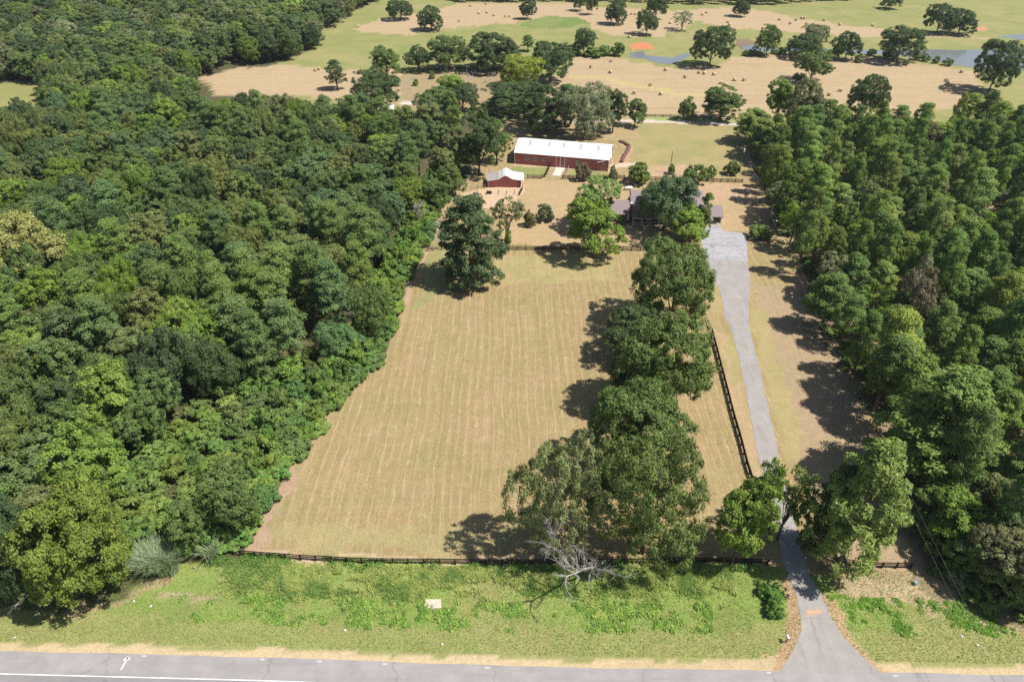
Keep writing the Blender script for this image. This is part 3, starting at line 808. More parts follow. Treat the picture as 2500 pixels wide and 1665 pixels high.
zt(Z2, 'great_oak0', 'field_oak', 2200, 130, -30, 130, DARK, 'tall field oak just behind the low wide one above the orange bank')
zt(Z2, 'feathery1', 'willow_tree', 1715, 372, 195, 140, (.07, .10, .055), 'dense willow among shrubs at the head of the shallow pool')
CE = 'trees round the burial ground'
zt(Z2, 'broadleaf0', 'oak_tree', 385, 540, 310, 200, OAK, 'tall oak at the end of the burial ground by the hay strip')
zt(Z2, 'great_oak3', 'oak_tree', 605, 478, 320, 180, DARK, 'smallest dark oak behind the headstones')
zt(Z2, 'great_oak2', 'oak_tree', 805, 465, 245, 260, OAK, 'wide green oak behind the headstones and the lone sapling')
zt(Z2, 'great_oak1', 'oak_tree', 1110, 470, 220, 360, DARK, 'widest dark oak behind the upper headstones')
zt(Z2, 'pine2', 'pine_tree', 1340, 345, 235, 90, MOSS, 'small pointed tree between the two dark oaks behind the burial ground')
zt(Z2, 'great_oak0', 'oak_tree', 1490, 545, 285, 265, DARK, 'dark drooping oak at the hay field corner of the burial ground')
zt(Z2, 'feathery1', 'willow_tree', 1290, 590, 385, 300, YEL, 'bright yellow-green domed tree at the burial ground')
zt(Z2, 'great_oak2', 'oak_tree', 320, 725, 490, 330, DARK, 'very dark dome-shaped oak in front of the hay strip')
zt(Z2, 'pine3', 'pine_tree', 50, 600, 400, 130, DARK, 'dark pine standing alone on the hay strip')
zt(Z2, 'great_oak3', 'oak_tree', 1250, 760, 570, 420, DARK, 'broad dark oak just outside the back corner of the lot')
zt(Z2, 'broadleaf2', 'oak_tree', 830, 690, 500, 210, LIME, 'light green round tree at the near edge of the burial ground')
zt(Z2, 'great_oak0', 'oak_tree', 900, 740, 560, 190, DARK, 'dark oak touching the light green tree by the burial ground')
zt(Z2, 'great_oak1', 'oak_tree', 720, 800, 590, 320, OAK, 'wide green oak behind the row of bleached snags')
zt(Z3, 'thin1', 'dead_oak', 75, 205, 70, 150, (.2, .19, .16), 'half-dead grey tree between hay field and pool')
zt(Z3, 'great_oak0', 'field_oak', 275, 440, 170, 250, DARK, 'biggest field oak at the shallow pool')
zt(Z3, 'great_oak1', 'field_oak', 465, 112, -5, 115, DARK, 'field oak casting its shadow across the middle of the far hay strip')
zt(Z3, 'great_oak2', 'field_oak', 650, 372, 180, 160, OAK, 'round field oak on the near pond bank beside the mud')
zt(Z3, 'great_oak3', 'field_oak', 960, 330, 165, 175, GREY, 'olive grey tree on the pond bank behind a darker oak')
zt(Z3, 'great_oak0', 'field_oak', 880, 388, 230, 220, DARK, 'dark field oak with a bale in its shadow on the pond bank')
zt(Z3, 'great_oak1', 'field_oak', 1185, 402, 215, 190, DARK, 'field oak standing at the water between two larger pond oaks')
zt(Z3, 'great_oak2', 'field_oak', 1540, 415, 185, 290, DARK, 'wide leaning oak over the pond')
zt(Z3, 'great_oak3', 'field_oak', 1470, 62, -25, 130, DARK, 'lone oak high on the green pasture beyond the pond')
zt(Z3, 'great_oak0', 'field_oak', 1805, 228, 25, 190, DARK, 'taller of two touching oaks on the far pond bank')
zt(Z3, 'great_oak1', 'field_oak', 1945, 232, 65, 210, DARK, 'shorter of two touching oaks on the far pond bank')
zt(Z3, 'great_oak2', 'field_oak', 2190, 615, 280, 300, DARK, 'big dark oak with long shadow at the hay field corner near the pond')
zt(Z3, 'great_oak3', 'field_oak', 950, 545, 340, 230, OAK, 'dense oak in the middle of the near hay field')
zt(Z3, 'shrub0', 'young_tree', 110, 800, 650, 110, OAK, 'young bushy tree on the lane behind the lot')
zt(Z3, 'broadleaf5', 'oak_tree', 345, 812, 568, 270, OAK, 'leafy tree at the lane by the back fence')
zt(Z3, 'broadleaf2', 'oak_tree', 725, 830, 528, 185, LIME, 'yellow-green tree at the corner of the pine wood and hay field')
zt(Z3, 'great_oak1', 'oak_tree', 905, 860, 530, 275, GREY, 'grey-green oak at the corner of the pine wood and hay field')
zt(Z3, 'great_oak0', 'oak_tree', 1310, 800, 508, 250, DARK, 'dark flat-topped oak rising from the far edge of the pine wood')
zt(Z3, 'broadleaf0', 'oak_tree', 560, 960, 740, 260, (.155, .18, .055), 'yellow-olive tree at the back corner of the lot')
zt(Z3, 'broadleaf4', 'oak_tree', 660, 1060, 800, 260, (.145, .17, .055), 'olive tree at the pine wood edge near the utility pole with transformer')

# ---- shrubs of the yard
SH = [('shrub0', 1426, 441, 398, 34, (.12, .10, .075), 'reddish crape myrtle bush on the board fence before the barn'),
      ('shrub1', 1498, 437, 405, 22, (.11, .12, .07), 'small thin bush on the board fence by the barn corner'),
      ('shrub2', 1560, 447, 400, 58, MOSS, 'dense round green bush on the board fence'),
      ('shrub3', 1697, 449, 400, 58, OAK, 'round dark bush on the board fence past the yard light pole'),
      ('shrub1', 1737, 432, 406, 26, MOSS, 'thin wispy sapling just behind the board fence'),
      ('shrub0', 1790, 425, 392, 36, OAK, 'small bush in the shade by the pole with transformer'),
      ('shrub2', 1640, 425, 402, 18, MOSS, 'small bush at the foot of the yard light pole'),
      ('shrub3', 1332, 540, 500, 40, (.10, .105, .075), 'grey-green wispy shrub alone on the yard grass'),
      ('shrub1', 1293, 552, 515, 30, (.12, .11, .06), 'thin brownish shrub beside the wispy shrub on the yard grass'),
      ('shrub0', 1862, 580, 552, 56, MOSS, 'low spreading evergreen bush beside the dark pole'),
      ('shrub2', 1240, 600, 562, 18, LIME, 'clump of ivy at the foot of the sparse grey tree'),
      ('shrub3', 1516, 548, 530, 20, MOSS, 'clipped shrub under the house window'),
      ('shrub1', 1880, 1455, 1436, 52, (.07, .13, .035), 'dark green bush on the verge beside the driveway mouth'),
      ('shrub0', 1892, 1498, 1478, 46, (.07, .12, .035), 'lower of two dark bushes on the verge beside the driveway'),
      ('shrub2', 1072, 440, 400, 30, OAK, 'bush at the wood edge behind the shed pen')]
for k, x, yb, yt, w, c, l in SH:
    tree_px(k, 'shrub', x, yb, yt, w, c, l, None, 'shrub')
for x, yb, yt, w in Z2 and ((1054, 193, 176, 15), (1014, 210, 193, 13)):
    tree_px('shrub1', 'sapling', x, yb, yt, w, MOSS, 'small green sapling among the headstones', 'saplings in the burial ground', 'shrub')
for x, yb, yt, w in [(1390, 135, 112, 60), (1450, 138, 118, 50), (1510, 137, 105, 34), (1475, 135, 112, 34)]:
    tree_px('shrub2', 'shrub', x, yb, yt, w, MOSS, 'bush in the hedge beside the shallow pool', 'hedge bushes at the shallow pool', 'shrub')
for x, yb in Z3([(500, 375), (540, 370), (580, 372), (700, 362), (740, 360), (1060, 362), (1100, 362), (1340, 372), (1440, 390), (1480, 395), (1640, 402), (1700, 412), (1770, 425), (1850, 440), (1250, 420), (880, 535), (840, 530)]):
    tree_px('shrub%d' % TRNG.randrange(4), 'shrub', x, yb, yb - TRNG.uniform(9, 18), TRNG.uniform(14, 24), MOSS, 'low green bush along the near pond bank', 'bushes along the pond bank', 'shrub')

# ---- the two woods
LW = W([(-330, 1500), (150, 1462), (300, 1412), (390, 1362), (505, 1330), (585, 1285), (645, 1180), (705, 1090), (785, 990), (880, 905), (930, 800), (962, 690), (1015, 590), (1055, 500), (1085, 430), (1110, 395), (1110, 350), (1000, 335), (900, 325), (800, 335), (640, 325), (500, 315), (465, 260), (480, 190), (560, 158), (690, 152), (765, 122), (795, 72), (865, 32), (925, 0), (955, -70), (-700, -70), (-500, 600)])
CLEAR = W([(-250, 165), (15, 196), (128, 214), (135, 335), (-250, 345)])
SHRUBLAND = W([(330, 1120), (560, 1010), (770, 950), (700, 1120), (640, 1220), (580, 1300), (500, 1330), (440, 1345), (330, 1350), (270, 1300)])
LPINE = W([(540, 640), (900, 600), (960, 700), (900, 900), (760, 960), (540, 930)])
RW = W([(1828, 345), (1852, 440), (1893, 555), (1952, 690), (2004, 810), (2070, 930), (2150, 1090), (2225, 1250), (2290, 1340), (2360, 1425), (2500, 1490), (2900, 1545), (3300, 1545), (3300, 345)])
def scatter(poly, spacing, rng, ymax, margin, avoid=()):
    P = np.array(poly)
    x0, y0, x1, y1 = P[:, 0].min(), P[:, 1].min(), P[:, 0].max(), min(ymax, P[:, 1].max())
    cell = spacing
    grid, out = {}, []
    n = int((x1 - x0) * (y1 - y0) / spacing ** 2 * 6)
    X, Y = rng.uniform(x0, x1, n), rng.uniform(y0, y1, n)
    ok = inpoly(X, Y, poly)
    for a in avoid:
        ok &= ~inpoly(X, Y, a)
    zc = Y * CP + CAMH * SP
    u = CX + FPX * X / zc
    mpx = margin * FPX / zc
    ok &= (u > -mpx) & (u < 2500 + mpx)
    for x, y in zip(X[ok], Y[ok]):
        c = (int(x // cell), int(y // cell))
        if any((x - a) ** 2 + (y - b) ** 2 < spacing ** 2 for i in (-1, 0, 1) for j in (-1, 0, 1) for a, b in grid.get((c[0] + i, c[1] + j), ())):
            continue
        grid.setdefault(c, []).append((x, y))
        out.append((x, y))
    return out
NR = np.random.default_rng(7)
# single trees that stand out in the left wood
HEROES = [('great_oak2', 'broadleaf_tree', 178, 1440, 1218, 250, (.115, .142, .036), 'big yellow-green tree at the wood edge above the road verge'),
          ('great_oak0', 'broadleaf_tree', 15, 1450, 1200, 150, (.06, .09, .048), 'dark blue-green tree beside the yellow-green tree at the road verge'),
          ('broadleaf3', 'broadleaf_tree', 560, 1300, 1145, 120, OAK, 'dark rounded tree standing in the bright vine thicket'),
          ('broadleaf1', 'broadleaf_tree', 455, 1345, 1225, 90, OAK, 'small rounded tree behind the silvery reeds'),
          ('great_oak1', 'broadleaf_tree', 60, 720, 520, 190, (.19, .19, .085), 'pale yellowish tree in the wood, lighter than all around it'),
          ('feathery0', 'broadleaf_tree', 830, 880, 790, 110, (.085, .14, .062), 'feathery bluish-green tree at the paddock edge of the wood'),
          ('great_oak3', 'broadleaf_tree', 905, 838, 705, 92, OAK, 'round oak bulging from the wood onto the paddock')]
for a in HEROES:
    tree_px(*a[:7], a[7])
hero_xy = [G(a[2], a[3]) for a in HEROES]
def near_hero(x, y):
    return any(math.hypot(x - a, y - b) < 6 for a, b in hero_xy)
left = [p for p in scatter(LW, 6.6, NR, 600, 9, (CLEAR,)) if not near_hero(*p)]
left.sort(key=lambda p: p[1])
def lzone(x, y, edge):
    if y < 98:
        return 'near the road verge side'
    if edge < .9:
        return 'along the paddock side'
    if y > 215:
        return 'toward the far end'
    return 'in the deep interior' if y < 150 else 'in the thick middle'
def rzone(x, y, edge):
    if y < 92:
        return 'at the road end'
    if edge < 7:
        return 'on the driveway edge'
    if y > 225:
        return 'at the hay field end'
    return 'in the deep interior' if y < 150 else 'in the thick middle' if x < 110 else 'well back from the driveway'
pine_lab = ('tall pine within the mixed wood beside the mown paddock', 'pines of the mixed wood')
BL = {0: ('olive-green broadleaf tree within the mixed wood beside the paddock', OLIVE), 1: ('mid-green broadleaf tree within the mixed wood beside the paddock', OAK), 2: ('dark green broadleaf tree within the mixed wood beside the paddock', DARK), 3: ('light yellow-green broadleaf tree within the mixed wood beside the paddock', LIME), 4: ('blue-green broadleaf tree within the mixed wood beside the paddock', BLUEG)}
far_pts, nb, npn = [], 0, 0
for x, y in left:
    shr = inp1(x, y, SHRUBLAND)
    if y > 345 or (nb >= 292 and npn >= 200):
        far_pts.append((x, y))
        continue
    if shr or (y > 95 and float(seg_dist(np.array([x]), np.array([y]), LW[5:16])[0]) < 4.5):
        continue
    ispine = TRNG.random() < (.8 if inp1(x, y, LPINE) else .13)
    edge = min(1.0, max(0.0, float(seg_dist(np.array([x]), np.array([y]), LW[1:16])[0]) / 14))
    if ispine:
        npn += 1
        h = TRNG.uniform(16, 20)
        put_tree('pine%d' % TRNG.randrange(5), 'pine_tree', x, y, h, TRNG.uniform(3.6, 5.0), jit(PINE if (pk := TRNG.random() < .7) else MOSS, .10)[:3], ('blue-green' if pk else 'moss-green') + ' tall pine ' + lzone(x, y, edge) + ' of the mixed wood', 'tree', ('blue-green' if pk else 'moss-green') + ' pines ' + lzone(x, y, edge) + ' of the mixed wood')
    elif nb < 292:
        nb += 1
        k = TRNG.choices([0, 1, 2, 3, 4], [3, 4, 2, 2, 1.3])[0]
        h = TRNG.uniform(11.5, 17) * (.62 + .38 * edge)
        R = TRNG.uniform(3.9, 5.9) * (.8 + .2 * edge)
        key = TRNG.choice(['broadleaf%d' % TRNG.randrange(6)] * 5 + ['great_oak%d' % TRNG.randrange(4), 'feathery%d' % TRNG.randrange(2)])
        put_tree(key, 'broadleaf_tree', x, y, h, R, jit(BL[k][1], .11)[:3], (nm := ('olive-green', 'mid-green', 'dark green', 'light yellow-green', 'blue-green')[k]) + ' broadleaf tree ' + lzone(x, y, edge) + ' of the mixed wood', 'tree', nm + ' broadleaf trees ' + lzone(x, y, edge) + ' of the mixed wood')
    else:
        far_pts.append((x, y))
right = scatter(RW, 5.3, NR, 320, 9)
nrp = 0
right.sort(key=lambda p: p[1])
for x, y in right:
    edge = float(seg_dist(np.array([x]), np.array([y]), RW[:11])[0])
    nearf = max(0, min(1, (170 - y) / 90))
    if TRNG.random() < (.74 if edge > 4 else .66) and nrp < 298:
        nrp += 1
        h = TRNG.choice((TRNG.uniform(11.5, 16), TRNG.uniform(15, 20.5))) + 3.5 * nearf
        put_tree('pine%d' % TRNG.randrange(5), 'pine_tree', x, y, h, TRNG.uniform(2.3, 4.7) * (.8 + .2 * h / 18) + .5 * nearf, jit((.096, .134, .044) if (pk := TRNG.random() < .7) else (.138, .172, .054), .16)[:3], ('tall ' if h > 17.5 else 'shorter ') + ('deep green' if pk else 'yellowish green') + ' pine ' + rzone(x, y, edge) + ' of the pine wood', 'tree', ('tall ' if h > 17.5 else 'shorter ') + ('deep green' if pk else 'yellowish') + ' pines ' + rzone(x, y, edge) + ' of the pine wood')
    else:
        ki = TRNG.randrange(4)
        k = [GREY, OAK, LIME, MOSS][ki]
        put_tree(TRNG.choice(['broadleaf%d' % TRNG.randrange(6)] * 3 + ['thin0']), 'broadleaf_tree', x, y, TRNG.uniform(9, 15), TRNG.uniform(2.8, 5.0), jit(k, .14)[:3], ('greyish', 'mid-green', 'yellow-green', 'moss-green')[ki] + ' broadleaf tree ' + rzone(x, y, edge) + ' of the pine wood', 'tree', ('greyish', 'mid-green', 'yellow-green', 'moss-green')[ki] + ' broadleaf trees ' + rzone(x, y, edge) + ' of the pine wood')
print('left broad', nb, 'left pine', npn, 'far', len(far_pts), 'right pines', nrp, 'right', len(right))

# ---- shrubs in the vine thicket and along the wood edges
th = [p for p in scatter(SHRUBLAND, 2.6, NR, 400, 5)]
for x, y in th:
    c = TRNG.choice([(.110, .150, .046), (.094, .138, .044), (.124, .158, .048), (.086, .125, .043)])
    put_tree('shrub%d' % TRNG.randrange(4), 'shrub', x, y, TRNG.uniform(2.0, 4.6), TRNG.uniform(1.9, 3.1), jit(c, .14)[:3], (cn := {.110: 'bright green', .094: 'grass-green', .124: 'lime', .086: 'darker green'}[c[0]]) + ' vine-covered shrub in the thicket at the paddock corner', 'shrub', cn + ' shrubs of the vine thicket')
FILL = W([(440, 1030), (600, 950), (760, 880), (900, 850), (890, 920), (780, 1000), (690, 1090), (560, 1050)])
for x, y in scatter(FILL, 3.3, NR, 400, 5):
    put_tree('shrub%d' % TRNG.randrange(4), 'shrub', x, y, TRNG.uniform(2.5, 6.5), TRNG.uniform(1.9, 3.2), jit(TRNG.choice([MOSS, OAK, (.10, .155, .042)]), .14)[:3], 'leafy shrub filling the gap between wood pines and vine thicket', 'shrub', 'shrubs between pines and thicket')
EDGE = W([(545, 1350), (592, 1305), (655, 1200), (718, 1110), (800, 1005), (900, 915), (948, 810), (978, 700), (1030, 600), (1068, 510), (1098, 440)])
for i, (x, y) in enumerate(resample(EDGE, 66) + [(a_ - TRNG.uniform(2.5, 5), b_) for a_, b_ in resample(EDGE, 52)]):
    x, y = x + TRNG.uniform(-1.6, .5), y + TRNG.uniform(-1, 1)
    c = TRNG.choice([(.095, .15, .045), (.08, .132, .05), (.118, .165, .042), (.09, .13, .045)])
    put_tree('shrub%d' % (i % 4), 'shrub', x, y, (TRNG.uniform(1.6, 3.4) if i < 66 else TRNG.uniform(3.5, 6.5)), TRNG.uniform(1.6, 2.9), jit(c, .14)[:3], ('low ' if i < 66 else 'taller second-row ') + (cn := {.095: 'mid-green', .08: 'bluish green', .118: 'yellow-green', .09: 'dull green'}[c[0]]) + ' shrub along the paddock edge of the mixed wood', 'shrub', cn + (' low' if i < 66 else ' taller') + ' shrubs along the paddock edge')
for i, (px_, py_) in enumerate([(2215, 1205), (2250, 1290), (2380, 1280), (2480, 1330), (2300, 1322), (2345, 1392), (2405, 1425), (2455, 1458), (2510, 1488), (2385, 1350), (2465, 1400), (2265, 1262), (2330, 1300), (2440, 1340)]):
    x, y = G(px_, py_)
    put_tree('broadleaf%d' % (i % 6), 'broadleaf_tree', x, y, TRNG.uniform(7, 11.5), TRNG.uniform(3.0, 4.6), jit([LIME, OAK, GREY, MOSS][i % 4], .1)[:3], ('yellow-green', 'mid-green', 'greyish', 'moss-green')[i % 4] + ' low-crowned tree where the pine wood meets the road verge', 'tree', ('yellow-green', 'mid-green', 'greyish', 'moss-green')[i % 4] + ' low trees at the verge end')
EDGE2 = W([(1850, 420), (1900, 545), (1965, 690), (2020, 810), (2090, 930), (2172, 1090), (2240, 1250), (2300, 1350), (2370, 1430), (2510, 1495)])
for i, (x, y) in enumerate(resample(EDGE2, 34)):
    x, y = x + TRNG.uniform(.3, 4), y + TRNG.uniform(-1.5, 2)
    put_tree('shrub%d' % (i % 4), 'shrub', x, y, TRNG.uniform(1.6, 4.0), TRNG.uniform(1.2, 2.4), jit(TRNG.choice([MOSS, OAK, (.12, .15, .06)]), .14)[:3], 'understorey shrub along the shaded edge of the pine wood', 'shrub', 'shrubs along the pine wood edge')

for x, y in scatter(W([(2235, 1345), (2300, 1420), (2400, 1475), (2520, 1512), (2600, 1490), (2420, 1330), (2270, 1235)]), 2.5, NR, 200, 6):
    put_tree('shrub%d' % TRNG.randrange(4), 'shrub', x, y, TRNG.uniform(1.5, 4.5), TRNG.uniform(1.3, 2.5), jit(TRNG.choice([MOSS, OAK, LIME, GREY]), .12)[:3], 'thicket shrub under the pines where the wires cross the verge', 'shrub', 'thicket shrubs under the wires')
# ---- the far wood, one mass: crowns set on points by geometry nodes
def far_leaf():
    m, nt, out = nmat('far_leaf')
    t = N(nt, 'ShaderNodeAttribute', attribute_name='tint')
    base = N(nt, 'ShaderNodeAttribute', attribute_name='icol', attribute_type='INSTANCER')
    hs = N(nt, 'ShaderNodeHueSaturation')
    nt.links.new(base.outputs['Color'], hs.inputs['Color'])
    nt.links.new(math_n(nt, 'ADD', .72, math_n(nt, 'MULTIPLY', t.outputs['Fac'], .58)), hs.inputs['Value'])
    p = N(nt, 'ShaderNodeBsdfPrincipled', i_Roughness=.55)
    p.inputs['Specular IOR Level'].default_value = .12
    nt.links.new(hs.outputs[0], p.inputs['Base Color'])
    tr = N(nt, 'ShaderNodeBsdfTranslucent')
    nt.links.new(hs.outputs[0], tr.inputs[0])
    mx = N(nt, 'ShaderNodeMixShader', i_0=.25)
    nt.links.new(p.outputs[0], mx.inputs[1])
    nt.links.new(tr.outputs[0], mx.inputs[2])
    nt.links.new(mx.outputs[0], out.inputs[0])
    return m
M_FAR = far_leaf()
def mass(name, pts, label, keys, hs, Rs, cols, seed):
    rng = np.random.default_rng(seed)
    n = len(pts)
    me = bpy.data.meshes.new(name)
    P = np.array([(x, y, g1(x, y)) for x, y in pts], np.float32)
    me.vertices.add(n)
    me.vertices.foreach_set('co', P.ravel())
    which = rng.integers(len(keys), size=n)
    R0 = np.array([PROTO[k][2] for k in keys])[which]
    H0 = np.array([PROTO[k][3] for k in keys])[which]
    r = rng.uniform(*Rs, n) / R0
    scl = np.stack([r * rng.uniform(.9, 1.1, n), r * rng.uniform(.9, 1.1, n), rng.uniform(*hs, n) / H0], 1)
    rot = np.stack([np.zeros(n), np.zeros(n), rng.uniform(0, 6.28, n)], 1)
    patch = 1 + .5 * vnoise(P[:, 0], P[:, 1], 38, seed)
    col = np.ones((n, 4))
    col[:, :3] = np.array(cols)[rng.integers(len(cols), size=n)] * LEAFK * rng.uniform(.72, 1.22, (n, 1)) * patch[:, None]
    for nm, typ, fld, arr in (('which', 'INT', 'value', which.astype(np.int32)), ('scl', 'FLOAT_VECTOR', 'vector', scl.astype(np.float32).ravel()), ('rot', 'FLOAT_VECTOR', 'vector', rot.astype(np.float32).ravel()), ('icol', 'FLOAT_COLOR', 'color', col.astype(np.float32).ravel())):
        me.attributes.new(nm, typ, 'POINT').data.foreach_set(fld, arr)
    o = link(name, me)
    ng = bpy.data.node_groups.new(name, 'GeometryNodeTree')
    ng.interface.new_socket('Geometry', in_out='INPUT', socket_type='NodeSocketGeometry')
    ng.interface.new_socket('Geometry', in_out='OUTPUT', socket_type='NodeSocketGeometry')
    gi, go = ng.nodes.new('NodeGroupInput'), ng.nodes.new('NodeGroupOutput')
    join = ng.nodes.new('GeometryNodeJoinGeometry')
    ng.links.new(join.outputs[0], go.inputs[0])
    def attr(nm, dt):
        a = ng.nodes.new('GeometryNodeInputNamedAttribute')
        a.data_type = dt
        a.inputs[0].default_value = nm
        return a.outputs[0]
    aw, asc, aro = attr('which', 'INT'), attr('scl', 'FLOAT_VECTOR'), attr('rot', 'FLOAT_VECTOR')
    for q, k in enumerate(keys):
        for part, src in enumerate((PROTO[k][1], PROTO[k][0])):
            cm = src.copy()
            if part == 0:
                cm.materials.clear()
                cm.materials.append(M_FAR)
            po = bpy.data.objects.new(name + '_source', cm)
            oi = ng.nodes.new('GeometryNodeObjectInfo')
            oi.inputs['Object'].default_value = po
            cmp_ = ng.nodes.new('FunctionNodeCompare')
            cmp_.data_type, cmp_.operation = 'INT', 'EQUAL'
            ins = [s_ for s_ in cmp_.inputs if s_.type == 'INT']
            ng.links.new(aw, ins[0])
            ins[1].default_value = q
            ip = ng.nodes.new('GeometryNodeInstanceOnPoints')
            ng.links.new(gi.outputs[0], ip.inputs['Points'])
            ng.links.new(cmp_.outputs[0], ip.inputs['Selection'])
            ng.links.new(oi.outputs['Geometry'], ip.inputs['Instance'])
            e2r = ng.nodes.new('FunctionNodeEulerToRotation')
            ng.links.new(aro, e2r.inputs[0])
            ng.links.new(e2r.outputs[0], ip.inputs['Rotation'])
            ng.links.new(asc, ip.inputs['Scale'])
            ng.links.new(ip.outputs[0], join.inputs[0])
    md = o.modifiers.new('trees', 'NODES')
    md.node_group = ng
    return tag(o, label, 'wood', None, 'stuff')
mass('distant_wood', far_pts, 'unbroken mixed wood running into the distance', ['broadleaf0', 'broadleaf2', 'broadleaf4', 'broadleaf5', 'great_oak1', 'pine2'], (11.5, 18), (4.6, 7.2), [OLIVE, OAK, DARK, LIME, OAK, DARK, BLUEG, OAK, GREY], 5)
PLANT = scatter(W([(1160, 8), (1500, 6), (1760, 14), (1900, 14), (2060, 4), (2300, -22), (2400, -62), (930, -62), (960, -20)]), 6.5, NR, 900, 20)
mass('distant_plantation', PLANT, 'far pine plantation closing off the hay fields', ['pine0', 'pine1'], (15, 19), (3.2, 4.2), [DARK, (.06, .095, .05)], 6)
# undergrowth on the wood floors
def under(name, pts, label, seed, cols, nl=26, R=1.7, hmax=1.6):
    rng = np.random.default_rng(seed)
    P = np.array(pts)
    idx = np.repeat(np.arange(len(P)), nl)
    r = R * np.sqrt(rng.uniform(0, 1, len(idx)))
    a = rng.uniform(0, 6.28, len(idx))
    hh = rng.uniform(.5, 1, len(P))[idx] * hmax
    Q = np.stack([P[idx, 0] + r * np.cos(a), P[idx, 1] + r * np.sin(a), hh * rng.uniform(.1, 1, len(idx)) * (1 - .5 * r / R)], 1)
    Q[:, 2] += gz(Q[:, 0], Q[:, 1])
    Nn = unit(rng.normal(size=(len(idx), 3)) * .6 + np.array([0, 0, 1]))
    V, F = leaf_quads(Q, Nn, rng.uniform(.2, .4, len(idx)), rng.uniform(.13, .26, len(idx)), rng)
    c = np.array(cols)[rng.integers(len(cols), size=len(P))][idx] * LEAFK * rng.uniform(.75, 1.25, (len(idx), 1))
    me = fast_mesh(name, V, F, M_STUFF, rng.uniform(.2, .8, len(V) // 4).repeat(4), c.repeat(4, 0))
    return tag(link(name, me), label, 'undergrowth', None, 'stuff')
under('undergrowth', scatter(LW, 2.5, NR, 220, 4, (CLEAR,)), 'leafy undergrowth on the floor of the mixed wood', 11, [OAK, MOSS, DARK])
under('undergrowth', [p for p in scatter(RW, 3.6, NR, 260, 4)], 'sparse undergrowth on the floor of the pine wood', 12, [OAK, MOSS, DARK, (.13, .11, .06)])
# ------------------------------------------------------------------ buildings
def ribbed(name, col, rough=.5, spec=.3, axis_x=True, scale=3.3, var=.08, dirt=None):
    m, nt, out = nmat(name)
    tc = N(nt, 'ShaderNodeTexCoord').outputs['Object']
    w = N(nt, 'ShaderNodeTexWave', wave_type='BANDS', bands_direction='X' if axis_x else 'Y', i_Scale=scale)
    nt.links.new(tc, w.inputs['Vector'])
    f = noise(nt, mapped(nt, tc, (1.2, 1.2, .25)), .8, 5, .6)
    c = mix_c(nt, f, tuple(x * (1 - var) for x in col), tuple(min(1, x * (1 + var)) for x in col))
    if dirt:
        c = mix_c(nt, ramp(nt, noise(nt, mapped(nt, tc, (1, .35, .35)), .9, 6, .7), .48, .7), c, dirt)
    p = N(nt, 'ShaderNodeBsdfPrincipled', i_Roughness=rough)
    p.inputs['Specular IOR Level'].default_value = spec
    nt.links.new(c, p.inputs['Base Color'])
    b = N(nt, 'ShaderNodeBump', i_Strength=.7, i_Distance=.03)
    nt.links.new(ramp(nt, w.outputs['Fac'], .75, 1.0), b.inputs['Height'])
    nt.links.new(b.outputs[0], p.inputs['Normal'])
    nt.links.new(p.outputs[0], out.inputs[0])
    return m
M_RED = ribbed('red_metal_siding', (.44, .15, .15), .6, .25)
M_REDY = ribbed('red_metal_siding_end', (.44, .15, .15), .6, .25, False)
M_REDPLAIN = plain('red_paint', (.41, .125, .12), .6, .12, 1.5, streak=(2, 2, .4))
M_WROOF = ribbed('white_metal_roof', (.74, .74, .735), .5, .3, True, 2.2, .05)
M_GROOF = ribbed('weathered_metal_roof', (.40, .37, .37), .55, .3, False, 2.5, .15, (.30, .22, .19))
M_SHROOF = ribbed('pale_metal_roof', (.74, .75, .78), .4, .4, False, 2.5, .05)
M_WHITE = plain('white_paint', (.78, .77, .75), .6, .05, 2)
M_GLASS = plain('dark_glass', (.02, .025, .03), .12, .1, 2, spec=.6)
M_SKYL = plain('skylight_panel', (.40, .41, .40), .5, .08, 1.5)
M_CONC = plain('concrete', (.60, .54, .46), .9, .1, .8, bump=.008)
M_BRICK = plain('dark_brick', (.13, .07, .055), .9, .25, 3.0)
M_MAUVE = ribbed('mauve_metal_roof', (.255, .205, .205), .5, .35, True, 2.6, .05)
M_TRIM = plain('pale_trim', (.6, .58, .56), .7, .08, 2)
M_FENCE = plain('dark_stained_board', (.022, .016, .014), .85, .3, 2.0, spec=.1)
M_GREYW = plain('weathered_board', (.30, .265, .235), .9, .25, 2.0)
M_POLE = plain('treated_pole', (.14, .11, .09), .9, .25, 2.0, streak=(2, 2, .3))
M_BLACK = plain('black_metal', (.03, .028, .027), .6, .3, 2)
M_BLUE = plain('blue_panel', (.16, .33, .42), .5, .15, 1.5)

